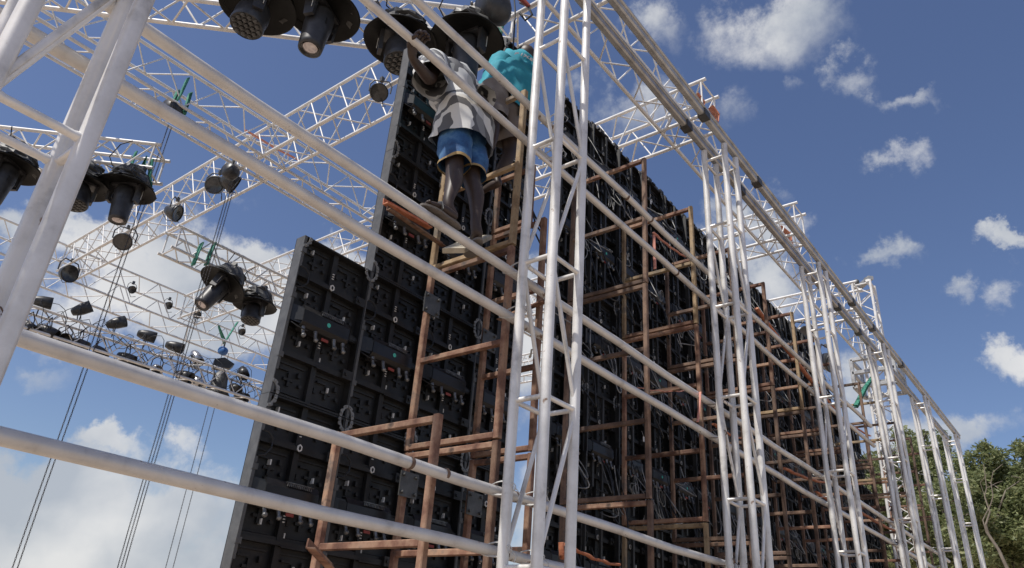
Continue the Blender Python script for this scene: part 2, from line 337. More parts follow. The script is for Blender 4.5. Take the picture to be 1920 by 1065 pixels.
# ------------------------------------------------------------------ rusty ladder frames behind the pipes
FY0, FY1, TB = 2.64, 3.40, .041
def frame(x, z0, z1, rungs, label, y0=FY0, y1=FY1, xt=0.0, group='rusty ladder frames bracing the wall'):
    t = thing('ladder_frame', label, 'steel frame', (x, y0, z0), group)
    h = TB / 2; sh = random.uniform(-.008, .008)
    mk = random.choice(('rust', 'rust', 'rust_tan')) if x < 4 and x > 3 else ('rust' if x < 3 else random.choice(('rust', 'rust_dark', 'rust_dark', 'rust_tan')))
    for y in (y0, y1): MB().beam((x, y, z0 + .002), (x + sh, y + random.uniform(-.006, .006), z1 - .002), TB * (.9 if x > 4 else 1), TB * (.9 if x > 4 else 1), V(0, 1, 0)).build('upright', mk, t)
    for z in rungs: MB().beam((x, y0 + h, z), (x, y1 - h, z), TB * .88, TB * .88, V(0, 0, 1)).build('rung', mk if random.random() < .7 else 'rust', t)
    return t
J = [-.62, 1.095, 2.86, 4.145]        # joints between stacked frames
def lvl(z): return 'under the topmost' if z == 1 else ''
def stack(x, joints, name, xs=0):
    n = len(joints) - 1
    for i in range(n):
        a, b = joints[i] + .004, joints[i + 1] - .004; h = TB / 2
        nb = max(2, round((b - a) / .58)); rg = [a + h] + [a + (b - a) * k / nb for k in range(1, nb)] + [b - h]
        nm = ['lowest', 'second', 'third', 'fourth'][i] if i < n - 1 else 'topmost'
        frame(x, a, b, rg, '%s rusty ladder frame %s' % (nm, name))
for x, nm in ((4.88, 'just right of the gap, behind the middle tower'), (5.83, 'second upright stack right of the middle tower'), (6.78, 'behind the tower right of the middle one'),
              (7.73, 'just past the tower right of the middle one'), (8.68, 'behind the third railed tower'), (9.63, 'just right of the third railed tower'), (10.6, 'halfway between third and fourth railed towers'),
              (11.6, 'behind the fourth railed tower'), (12.6, 'beside the green sling'), (13.7, 'against the trees, where the screen has stepped down'), (14.8, 'at the far end of the rusty frames'), (15.9, 'last of the rusty frames before the trees')):
    stack(x, [GZ, J[0], J[1], J[2], J[3]] if x < 13 else [GZ, J[0], J[1], J[2], 4.1], nm)
frame(2.62, GZ, -.62, [-1.8, -1.2, -.65], 'lowest frame of the short stack at the bottom left', 2.62)
frame(2.62, -.61, 1.09, [-.58, -.05, .46, 1.067], 'reddish ladder frame with an open square top, standing alone at the lower left', 2.62)
frame(3.17, GZ, -.62, [-1.8, -1.2, -.65], 'lowest frame of the stack under the two workers', 2.68)
frame(3.17, -.61, 1.10, [-.58, -.02, .5, 1.077], 'second frame of the stack under the two workers', 2.68)
frame(3.17, 1.11, 2.38, [1.133, 1.71, 2.357], 'ladder frame behind the second pipe pair, under the two workers', 2.68)
frame(3.17, 2.39, 3.69, [2.413, 3.03, 3.667], 'ladder frame beside the legs of the two workers, topmost of its stack', 2.68)
frame(3.79, GZ, -.62, [-1.8, -1.2, -.65], 'lowest frame of the stack half hidden by the middle tower', 2.9)
frame(3.79, -.61, 1.2, [-.58, -.02, .6, 1.177], 'second frame of the stack half hidden by the middle tower', 2.9)
frame(3.79, 1.21, 3.0, [1.233, 1.8, 2.4, 2.977], 'third frame of the stack half hidden by the middle tower', 2.9)
frame(3.79, 3.01, 3.55, [3.033, 3.527], 'short cap frame behind the workers legs', 3.05)
for (x, z) in ((3.17, 2.12), (3.79, 2.08), (3.17, .9), (3.79, .9)):
    p = MB(); p.box((x - .075, 3.352, z - .075), (x + .075, 3.36, z + .075))
    for a in (-1, 1):
        for b in (-1, 1): p.tube((x + a * .052, 3.352, z + b * .052), (x + a * .052, 3.335, z + b * .052), .011, 6)
    solo(p, 'clamp_plate', 'plate', 'square bolted grey plate on the %s upright %s' % ('first' if x < 3.5 else 'second', 'above the rusty rung' if z > 2 else 'low behind the lowest pipes'), 'bracket', (x, 3.36, z), 'bolted clamp plates')
# loose steel angles
def bar(a, b, label, w=.04, mt='rust', name='steel_angle', cat='steel bar'):
    p = MB(); p.beam(a, b, w, w * .16); x, y, d = basis(Vector(b) - Vector(a)); o = x * (w * .42) + y * (w * .42)
    p.beam(Vector(a) + o, Vector(b) + o, w * .16, w); solo(p, name, mt, label, cat, a)
bar(PW(722, 381, 3.36), PW(806, 428, 3.36), 'orange-rusted steel angle on the screen left of the sandals', .05, 'orange')
bar(PW(728, 392, 3.33), PW(832, 462, 3.33), 'dark red steel angle under the sandals')
bar(PW(582, 1027, 2.55), PW(628, 1075, 2.75), 'loose rusty angle leaning at the bottom left frame')
bar(PW(935, 600, 3.3), PW(1022, 566, 2.8), 'rust-red angle bridging the gap beside the middle tower')
p = MB(); a = PW(850, 470, 2.62); b = PW(905, 445, 2.95); p.beam(a, b, .13, .03); solo(p, 'plank', 'wood', 'short pale plank under the sandals', 'plank', a)

# ------------------------------------------------------------------ LED video wall
PWD, PHT = .55, 1.015; YB, YF = 3.53, 3.62
def hexring(b, x, z, r, y):
    o = [V(x + math.cos(t) * r, y, z + math.sin(t) * r * 1.25) for t in [math.pi / 3 * i + math.pi / 6 for i in range(6)]]
    q = [V(x + math.cos(t) * r * .5, y, z + math.sin(t) * r * .75) for t in [math.pi / 3 * i + math.pi / 6 for i in range(6)]]
    o2 = [p + V(0, .006, 0) for p in o]
    b.add(o + q + o2, [(i, (i + 1) % 6, 6 + (i + 1) % 6, 6 + i) for i in range(6)] + [(i, (i + 1) % 6, 12 + (i + 1) % 6, 12 + i) for i in range(6)])
def panel_meshes(t):
    # local frame: x 0..PWD, y back YB..YF, z 0..PHT, drawn at the origin and moved by t
    w, h = PWD - .004, PHT - .004
    D = YF - YB; b = MB()
    b.box((0.001, D - .012, .001), (w, D, h))                       # front skin
    b.box((0.006, D - .028, .006), (w - .006, D - .0125, h - .006))     # module backs
    rim = .010
    b.box((w - rim, 0, 0), (w, D - .013, h)); b.box((rim, 0.001, 0), (w - rim - .001, D - .013, rim)); b.box((rim, 0.001, h - rim), (w - rim - .001, D - .013, h))
    inner = D - .029
    for k in (1, 2, 3):
        z = h * k / 4; b.box((rim, .012, z - .012), (w - rim, inner, z + .012)); b.box((rim, .030, z + .0125), (w - rim, inner, z + .030))
        b.extr([(w * .5, .004, z - .02), (w - rim, .018, z - .02), (w - rim, inner, z - .02), (w * .5, inner, z - .02)], (0, 0, .008))
    b.box((w / 2 - .018, .026, rim), (w / 2 + .018, inner, h - rim))
    for s in (0, 1):
        for k in range(4):
            x0 = s * w / 2 + w * .06; z0 = k * h / 4 + .035
            b.box((x0, .050, z0), (x0 + w * .36, inner, z0 + .010)); b.box((x0, .050, z0 + h / 4 - .085), (x0 + w * .36, inner, z0 + h / 4 - .075))
            cx, cz = x0 + w * .18, z0 + .085
            b.box((cx - .035, .048, cz - .008), (cx + .035, inner, cz + .008)); b.box((cx - .008, .046, cz - .04), (cx + .008, inner, cz + .04))
            b.box((x0 + .02, .044, z0 + .13), (x0 + .09, inner, z0 + .142)); b.tube((cx + .08, .040, cz - .02), (cx + .08, inner, cz - .02), .012, 8)
            for dx, dz in ((.0, .06), (.15, .11)): b.box((x0 + dx, .038, z0 + dz), (x0 + dx + .018, inner, z0 + dz + .03))
    for z in (.26, .76): # latches on the right rim
        b.box((w - .085, -.006, z - .028), (w - rim - .001, .03, z + .028)); b.tube((w - .06, -.016, z), (w - .06, 0, z), .012, 8)
    b.cur = 1
    for (x, z) in ((.10, .93), (.42, .60), (.14, .33), (.40, .12), (.30, .28), (.12, .64)): b.box((x, .032, z), (x + .008, inner, z + .030))
    for k in range(3):
        for (x, z) in ((w / 2 - .006, .83 + .016 * k), (w / 2 - .006, .36 + .016 * k)): b.box((x, .021, z), (x + .013, .027, z + .005))
    parts = [('cabinet_shell', b, ('black', 'white'))]
    r = MB(); r.box((0, 0, 0), (.006, D - .008, h))                 # pale side edge with returns and cut-outs
    zs = [(0, .055), (.14, .225), (.24, .60), (.625, .66), (.80, .90), (.93, h)]
    for a, c in zs: r.box((.0065, .001, a + .001), (.020, .010, c - .001))
    for z in (.235, .61, .915): r.box((-.003, -.004, z - .02), (.030, .012, z + .012))
    parts.append(('side_edge', r, 'grey'))
    hd = MB(); z0, z1 = .665, .80
    hd.path([(.018, .006, z0), (.055, -.004, z0 + .01), (.085, -.004, z0 + .05), (.085, -.004, z1 - .03), (.05, -.004, z1), (.018, .006, z1 + .005)], .006, 6); parts.append(('grip_handle', hd, 'black2'))
    for cx in (0, 1):
        for cz in (0, 1):
            c = MB(); sx = 1 if cx == 0 else -1; sz = 1 if cz == 0 else -1; ox = 0.001 if cx == 0 else w - .001; oz = 0.001 if cz == 0 else h - .001
            prof = [(.034, 0), (.050, 0), (.054, .010), (.047, .018), (.052, .028), (.046, .036), (.030, .040), (.034, .052), (.020, .060), (.0, .064), (0, .050), (.018, .040), (.030, .024)]
            pts = [V(ox + sx * a, -.006, oz + sz * q * 1.25) for a, q in prof]
            c.extr(pts, (0, .005, 0)); c.tube(V(ox + sx * .043, -.014, oz + sz * .022), V(ox + sx * .043, -.006, oz + sz * .022), .005, 6); c.tube(V(ox + sx * .016, -.012, oz + sz * .066), V(ox + sx * .016, -.006, oz + sz * .066), .005, 6)
            parts.append(('corner_lock', c, 'corner'))
    hx = MB(); hexring(hx, w / 2, .765, .018, .006); parts.append(('hex_washer', hx, 'white'))
    objs = []
    for n_, m_, k_ in parts: objs.append(m_.build(n_, k_, t, V(0, 0, 0)))
    # power box
    pb = MB(); pts = [V(.075, .01, .405), V(.075, -.030, .425), V(.075, -.052, .45), V(.075, -.052, .525), V(.075, -.03, .56), V(.075, .01, .565)]
    pb.extr(pts, (.345, 0, 0)); pb.extr([V(.03, .01, .46), V(.075, -.045, .455), V(.075, -.045, .53), V(.03, .01, .55)][::1], (0.0005, 0, 0.0))
    pb.add([(.02, .01, .455), (.0745, -.03, .44), (.0745, -.03, .545), (.02, .01, .555)], [(0, 1, 2, 3)])
    pb.add([(.475, .01, .455), (.4205, -.03, .44), (.4205, -.03, .545), (.475, .01, .555)], [(0, 1, 2, 3)])
    pb.path([(.03, .0, .44), (.06, -.04, .41), (.12, -.055, .40)], .004, 5); pb.path([(.47, .0, .44), (.44, -.04, .41), (.4, -.05, .40)], .004, 5)
    box = pb.build('power_box', 'black2', t, V(0, 0, 0)); objs.append(box)
    v = MB()
    for i in range(14): v.box((.20 + i * .012, -.0545, .535), (.205 + i * .012, -.050, .552))
    v.box((.195, -.056, .554), (.375, -.045, .558)); v.build('vent_grille', 'silver', box, V(0, 0, 0))
    for i, x in enumerate((.10, .19, .33, .40)):
        c = MB(); c.tube((x, -.030, .425), (x, -.045, .375), .0135, 8, .010); c.lathe([(.0, 0), (.014, .004), (.016, .014), (.010, .022), (0, .026)], 8, (x, -.048, .378), (0, -.3, -1)); c.build('connector', 'silver', box, V(0, 0, 0))
    c = MB(); c.box((.235, -.042, .385), (.285, -.036, .402)); c.build('red_tag', 'red', box, V(0, 0, 0))
    c = MB(); c.lathe([(0, 0), (.014, 0)], 14, (.26, -.0535, .49), (0, 1, 0), smooth=False); st = c.build('status_sticker', 'teal', box, V(0, 0, 0))
    return objs
def newpanel(name='led_cabinet'):
    return thing(name, 'x', 'LED cabinet', (0, 0, 0), 'black LED cabinets of the video wall')
protoL = newpanel(); panel_meshes(protoL)
def cable_mesh(seed, n, wild):
    rr = random.Random(seed); b = MB()
    for i in range(n):
        x = rr.uniform(.08, .45); z = rr.uniform(.25, .55); L_ = rr.uniform(.12, .42); y = -.05; out = rr.uniform(.05, .24) * wild
        x2 = x + rr.uniform(-.25, .35) * (.35 if seed % 2 else 1); z2 = z + rr.uniform(-.15, .25) - (.35 if seed % 3 == 0 else 0); pts = []
        for k in range(15):
            s = k / 14; sag = math.sin(math.pi * s)
            pts.append((x + (x2 - x) * s + .03 * math.sin(s * 9 + seed), y - out * sag - .01, z + (z2 - z) * s - L_ * sag))
        b.path(pts, rr.choice((.004, .0045, .0055)) if wild == 1 else rr.choice((.005, .008, .011)), 6)
    return b
cabW = [cable_mesh(s, 1 + s % 2, 1).build('pale_cable', 'cable', protoL, V(0, 0, 0)) for s in range(12)]
cabB = [cable_mesh(50 + s, 3, .8).build('black_cable', 'blackcable', protoL, V(0, 0, 0)) for s in range(5)]
coil = []
for s in range(3):
    b = MB(); rr = random.Random(s + 90); cx, cz = rr.uniform(.15, .4), rr.uniform(.2, .7); pts = []
    for k in range(44):
        a = k / 44 * math.pi * (3.4 + s); q = .055 + .012 * math.sin(k * .7 + s); pts.append((cx + math.cos(a) * q, -.06 - .002 * k * .5, cz + math.sin(a) * q * 1.25 - .0006 * k))
    b.path(pts, .0045, 6); coil.append(b.build('coiled_cable', 'cable', protoL, V(0, 0, 0)))
tagm = []
for s in range(3):
    b = MB(); x, z = (.3, .12, .42)[s], (.36, .66, .8)[s]; b.path([(x, -.04, z + .06), (x + .006, -.06, z)], .0015, 4); b.box((x - .014, -.063, z - .05), (x + .014, -.061, z)); tagm.append(b.build('cable_tag', 'white', protoL, V(0, 0, 0)))
strut = MB(); strut.box((.262, -.03, .02), (.288, -.008, .98)); strut.box((.002, -.035, .01), (.016, -.006, .99)); strut.box((.520, -.05, .03), (.534, -.006, .42)); strut.box((.520, -.05, .58), (.534, -.006, .97)); strut.box((.12, -.02, .15), (.15, -.002, .38)); topc = []
for s in range(3):
    b = MB(); rr = random.Random(s + 300); x = .01
    while x < .52:
        w_ = rr.uniform(.02, .09); b.box((x, rr.uniform(-.02, .01), 1.012), (x + w_, .05, 1.014 + rr.uniform(.008, .045))); x += w_ + rr.uniform(.004, .05)
    topc.append(b.build('top_fittings', 'dgrey', protoL, V(0, 0, 0)))
strutm = strut.build('stiffener', 'dgrey', protoL, V(0, 0, 0))
extras = cabW + cabB + coil + tagm + [strutm] + topc
for o in extras: o.parent = None
base = [o for o in protoL.children]
def put_panel(x, z, label, kind):
    t = thing('led_cabinet', label, 'LED cabinet', (x, YB, z), 'black LED cabinets of the video wall')
    rr = random.Random(int(x * 100) * 13 + int(z * 100))
    for o in BASE:
        c = o.copy(); C.collection.objects.link(c); c.parent = t
        for q in BK[o.name]:
            if q.name.startswith('status') and rr.random() < .55: continue
            d = q.copy(); C.collection.objects.link(d); d.parent = c
    ex = []
    if kind == 'R':
        ex += rr.sample(cabW, rr.choice((1, 2, 2, 3))) + rr.sample(cabB, 1)
        if rr.random() < .4: ex.append(rr.choice(coil))
        if rr.random() < .55: ex.append(rr.choice(tagm))
        if rr.random() < .8: ex.append(strutm)
    if kind == 'R' and 'first from top' in label: ex.append(rr.choice(topc))
    elif kind == 'M': ex += [rr.choice(cabB)] if rr.random() < .4 else []
    for o in ex:
        c = o.copy(); C.collection.objects.link(c); c.parent = t
BASE = list(base); BK = {o.name: list(o.children) for o in BASE}
X0, XR, Z0 = 2.20, 4.80, 1.225
rown = ['top', 'second', 'third', 'fourth', 'fifth', 'sixth', 'seventh']
def column(x, top, cn, kind):
    k = round((top - GZ) / PHT); zt = top
    for i in range(k):
        z = zt - (i + 1) * PHT
        put_panel(x + random.uniform(-.002, .002), z, 'black LED cabinet, %s from top in %s' % (rown[i] if i else 'first', cn), kind)
for i, top in enumerate((Z0 + PHT, Z0 + 3 * PHT, Z0 + 3 * PHT, Z0 + 4 * PHT)):
    column(X0 + PWD * i, top, ['the short pale-edged left column', 'the column second from the left edge', 'the column third from the left edge', 'the column just left of the gap'][i], 'L' if i < 3 else 'M')
for i in range(19):
    top = Z0 + 4 * PHT if i < 15 else (Z0 + 3 * PHT if i < 18 else Z0 + 2 * PHT)
    cn = 'the column just right of the gap' if i == 0 else 'the %s column right of the gap' % ORD[i]
    column(XR + PWD * i, top, cn, 'R')
for o in [protoL] + BASE + [q for v in BK.values() for q in v] + extras: bpy.data.objects.remove(o)
# ------------------------------------------------------------------ stage roof: white lattice trusses
def truss(a, b, s, h, label, period=.62, r=.022, rl=.0095, side=None, over=.06, group='white lattice trusses of the stage roof', ends=True, name='roof_truss', mt='truss'):
    a = Vector(a); b = Vector(b); d = (b - a).normalized(); sd = side or V(0, 0, 1).cross(d).normalized(); up = V(0, 0, 1) if abs(d.z) < .9 else V(0, 1, 0)
    if abs(d.z) > .9: sd = V(1, 0, 0)
    t = thing(name, label, 'truss', a, group)
    co = [(0, 0), (1, 0), (1, 1), (0, 1)]
    off = [sd * (s * (p - .5)) + up * (h * q) for p, q in co]
    L_ = (b - a).length; n = max(1, round(L_ / period)); st = L_ / n
    for o in off: MB().tube(a + o - d * over, b + o + d * over, r, 10).build('chord', mt, t)
    for i in range(4):
        p, q = off[i], off[(i + 1) % 4]; m = MB()
        for k in range(n):
            m.tube(a + p + d * (k * st), a + q + d * ((k + .5) * st), rl, 6, caps=False)
            m.tube(a + q + d * ((k + .5) * st), a + p + d * ((k + 1) * st), rl, 6, caps=False)
        if ends:
            for e in (0, n): m.tube(a + p + d * (e * st), a + q + d * (e * st), rl * 1.25, 6, caps=False)
        m.build('lacing', mt, t)
    return t
ZB, ZH = 5.6, .5
truss((-4, 2.97, ZB), (14.5, 2.97, ZB), .36, ZH, 'white box truss running above the screen, behind the paired rails', .70)
truss((-4, 7.9, ZB), (14.5, 7.9, ZB), .5, ZH, 'white box truss crossing the upper left behind the second pipe pair', .70)
truss((-4, 14.2, 5.5), (14.5, 14.2, 5.5), .8, .6, 'white box truss at the far stage edge, above the rows of par cans', .80)
for x, lb in ((4.08, 'white cross truss rising from the left to the top of the screen'), (6.42, 'white cross truss above the screen right of the middle tower'),
              (9.45, 'white cross truss whose end sticks out above the rails, right of the nearer one'), (12.3, 'white cross truss behind the far lattice roof tower, mostly hidden')):
    truss((x, 2.62, ZB), (x, 13.8, ZB), .36, ZH, lb, .55)
# short hung trusses
TE = truss((PZ(335, 462, 4.7)[0], 9.5, 4.7), (8.2, 9.5, 4.7), .36, .34, 'open-ended white truss hung on green slings left of the screen', .5, .022, .010)
e1 = V(2.72, 7.72, 4.6); e0 = e1 + V(-1.16, 1.22, 0).normalized() * 5
TF = truss(e0, e1, .32, .32, 'white truss with a green sling, ending beside the left tower', .5, .022, .010)
g1 = V(4.12, 3.72, 5.42); g0 = g1 + V(-1.16, 1.22, 0).normalized() * 5.2
TG = truss(g0, g1, .34, .34, 'white truss carrying moving lights at the top above the workers', .5, .024, .011)
# lighting truss low on the far side
truss((1.0, 13.45, 4.2), (10.6, 12.9, 4.2), .4, .38, 'far lighting truss hung with rows of black par cans', .62, .024, .010)
# lattice roof tower with a sleeve head
t = truss((14.75, 2.82, GZ), (14.75, 2.82, 7.25), .34, .34, 'lattice roof tower topped with a grey pulley beam, at the right end of the screen', .55, .026, .012, name='roof_tower', group='roof towers')
for y in (2.86, 3.14):
    MB().beam((14.55, y, 7.29), (14.95, y, 7.29), .07, .05).build('head_bar', 'truss', t)
MB().beam((14.6, 2.80, 7.36), (15.05, 3.22, 7.36), .12, .08).build('pulley_beam', 'rail', t)
for y in (2.92, 3.12): MB().lathe([(0, -.03), (.05, -.03), (.06, 0), (.05, .03), (0, .03)], 14, (14.8, y, 7.43), (1, 0, 0)).build('pulley', 'plate', t)
sl_ = MB()
for z in (5.05, 5.33, 5.6):
    for (a, b) in (((14.4, 2.62), (15.1, 2.62)), ((15.1, 2.62), (15.1, 3.36)), ((15.1, 3.36), (14.4, 3.36)), ((14.4, 3.36), (14.4, 2.62))): sl_.beam((*a, z), (*b, z), .07, .07)
for (a, b) in ((14.4, 2.62), (15.1, 2.62), (15.1, 3.36), (14.4, 3.36)): sl_.beam((a, b, 5.05), (a, b, 5.6), .07, .07)
solo(sl_, 'tower_sleeve', 'rail', 'square grey sleeve block around the lattice roof tower', 'sleeve block', (14.75, 2.99, 5.05))

# ------------------------------------------------------------------ slings, hoists, chains
def sling(pts, label, w=.05, m='green', name='lifting_sling', cat='sling', grp=None):
    p = MB(); p.path(pts, w * .5, 8, .25); return solo(p, name, m, label, cat, pts[0], grp)
def chain(a, b, label, pitch=.034, r=.0045, sway=.0, sc=1.0):
    a = Vector(a); b = Vector(b); n = int((a - b).length / (pitch * sc)); m = MB(); d = (b - a) / n
    for i in range(n):
        c0 = a + d * (i + .5) + V(math.sin(i * .05) * sway, math.cos(i * .043) * sway, 0); t = (1, 0) if i % 2 == 0 else (0, 1); u = V(t[0] * .707, t[1] * .707 + (t[0] * .707), 0).normalized() if i % 2 == 0 else V(-.707, .707, 0)
        hl = pitch * sc * .66; hw = .0105 * sc; pts = []
        for k in range(9):
            q = 2 * math.pi * k / 8; pts.append(c0 + u * (math.cos(q) * hw) + V(0, 0, math.sin(q) * hl))
        m.path(pts, r * sc, 4)
    return solo(m, 'hoist_chain', 'chain', label, 'chain', a, 'hanging hoist chains')
def hoist(p, label, s=1.0):
    p = Vector(p); t = thing('chain_hoist', label, 'chain hoist', p, 'chain hoists under the roof')
    MB().lathe([(0, -.09 * s), (.10 * s, -.085 * s), (.115 * s, -.05 * s), (.115 * s, .05 * s), (.10 * s, .085 * s), (0, .09 * s)], 20, p, (1, .3, 0)).build('gear_housing', 'lamp', t)
    MB().tube(p + V(0, 0, .10 * s), p + V(0, 0, .22 * s), .022 * s, 8).build('shackle', 'plate', t)
    q = [p + V(0, .03 * math.cos(a) * s + .0, .22 * s + .03 * s + .045 * math.sin(a) * s) for a in [k / 10 * 5.2 for k in range(11)]]
    MB().path(q, .011 * s, 6).build('top_hook', 'plate', t); return t
def drop(px0, py0, w, z1, label, n=2, gap=.05, sc=1.0):
    p = PW(px0, py0, w)
    for k in range(n):
        chain((p.x + k * gap, p.y + k * gap * .3, p.z), (p.x + k * gap, p.y + k * gap * .3, z1), label + (' nearer strand', ' farther strand', ' third strand')[k], .034, .0045, .004, sc)
    return p
q = PW(322, 205, 7.75)
hoist(q, 'black chain hoist hung by a green sling in the upper left truss', 1.0)
drop(316, 235, 7.75, GZ, 'long chain dropping from the upper left hoist to the bottom left corner,', 2, .045, .58)
sling([PW(352, 148, 7.66), PW(338, 178, 7.66), PW(325, 198, 7.7), PW(345, 215, 7.7), PW(357, 175, 7.7)], 'dark green sling over the upper left truss above its chain hoist', .10)
sling([PW(333, 170, 7.72), PW(322, 196, 7.72), PW(318, 205, 7.72)], 'pale green end of the sling above the upper left chain hoist', .08)
q = PW(432, 322, 8.0); hoist(q, 'black chain hoist where the upper left trusses cross', .9)
drop(432, 340, 8.0, GZ, 'thin chain hanging from the crossing of the upper left trusses,', 3, .04, .55)
q = PW(418, 658, 13.9); p_ = hoist(q, 'x', .8); p_['label'] = 'small blue pulley block hung by a V of green sling, over the par cans'; p_.children[0].data.materials[0] = M['blue']
for k in range(2): chain((q.x + k * .14, q.y, q.z), (q.x + k * .14, q.y, GZ), 'chain under the small blue pulley block, %s strand' % ('left', 'right')[k], .034, .0045, 0, .75)
sling([PW(410, 612, 14.1), PW(421, 642, 14.0), PW(444, 606, 14.1)], 'green sling in a V above the small blue pulley block', .16)
for k, px in enumerate((372, 396)):
    sling([PW(px + 6, 457, 9.34), PW(px - 2, 475, 9.3), PW(px - 10, 497, 9.32)], 'green sling wrapped round the open-ended truss, %s loop' % ('left', 'right')[k], .13)
sling([PW(255, 285, 7.9), PW(246, 310, 7.9), PW(240, 335, 7.9), PW(262, 322, 7.8), PW(275, 292, 7.8), PW(268, 330, 7.8)], 'pale green sling on the truss end beside the left tower', .08)
sling([PW(285, 300, 7.6), PW(280, 330, 7.6), PW(282, 352, 7.6)], 'dark green sling hanging near the truss end beside the left tower', .09)
sling([PW(938, 35, 4.0), PW(934, 62, 4.0), PW(928, 86, 4.05)], 'green sling wrapped round the truss end above the turquoise T-shirt', .14)
sling([PW(1640, 700, 2.75), PW(1622, 725, 2.72), PW(1604, 760, 2.7)], 'long green sling slanting from the roof tower to the frames', .07)
p = MB()
for k in range(3): p.path([PW(1643 - k * 3, 700, 2.8), PW(1626 - k * 2, 728, 2.8), PW(1608 - k * 3, 764, 2.75)], .012, 6)
solo(p, 'rope_bundle', 'green', 'bundle of green rope beside the long slanting sling', 'rope', PW(1640, 700, 2.8))
# orange straps along the wall
def strap(a, b, w, label, m='orange', r=.022):
    a = PW(*a, w); b = PW(*b, w); k = 10
    p = MB(); p.path([a.lerp(b, i / k) + V(0, 0, -.02 * math.sin(math.pi * i / k) + .006 * math.sin(i * 2.1)) for i in range(k + 1)], r, 8, .45)
    solo(p, 'strap', m, label, 'strap', a, 'orange straps and ropes')
strap((1418, 578), (1528, 722), 2.75, 'orange strap under the upper pipes, between second and third railed towers', r=.03)
strap((1532, 725), (1585, 790), 2.75, 'short orange strap behind the third railed tower')
strap((1338, 795), (1388, 822), 2.75, 'orange strap left of the second railed tower, low on the frames')
strap((1470, 878), (1545, 905), 2.75, 'salmon strap running low between second and third railed towers', r=.028)
strap((1530, 922), (1572, 945), 2.75, 'short salmon strap behind the third railed tower, near the bottom')
strap((1598, 950), (1676, 995), 2.75, 'orange strap between third and fourth railed towers, near the bottom', r=.03)
strap((1225, 436), (1286, 482), 2.75, 'pale orange strap under the top pipe, right of the tall frame upright', 'pink', .014)
strap((1226, 440), (1228, 505), 2.8, 'short orange strap hanging beside the tall frame upright', 'pink', .016)
strap((1196, 727), (1290, 732), 2.9, 'thin red rope strung across behind the tall frame upright', 'pink', .008)
strap((1313, 735), (1308, 792), 2.48, 'salmon rope tied between the two pipes left of the second railed tower', 'pink', .012)
strap((1060, 1020), (1160, 1060), 3.0, 'orange strap at the bottom right of the middle tower')
strap((997, 655), (993, 668), 2.5, 'frayed rope end hanging from the pipe inside the middle tower', 'wood', .008)
strap((1052, 1017), (1056, 1048), 2.75, 'orange strap end at the foot of the middle tower')
strap((1565, 775), (1632, 818), 2.9, 'pale orange strap against the sky beside the green sling', 'pink', .02)
sling([PW(460, 244, 7.95), PW(520, 280, 7.95), PW(560, 300, 7.95)], 'faded red ratchet strap inside the upper left truss', .05, 'pink')
sling([PZ(1305, 177, 5.9), PZ(1318, 195, 5.8), PZ(1316, 205, 5.7)], 'rust orange sling wrapped at the nearer cross truss end', .09, 'orange')
sling([PZ(1332, 200, 5.9), PZ(1345, 218, 5.8), PZ(1342, 238, 5.6)], 'rust orange sling hanging under the nearer cross truss end', .09, 'orange')
sling([PZ(1462, 425, 5.9), PZ(1480, 440, 5.8), PZ(1484, 460, 5.6)], 'orange sling at the farther cross truss end', .09, 'orange')

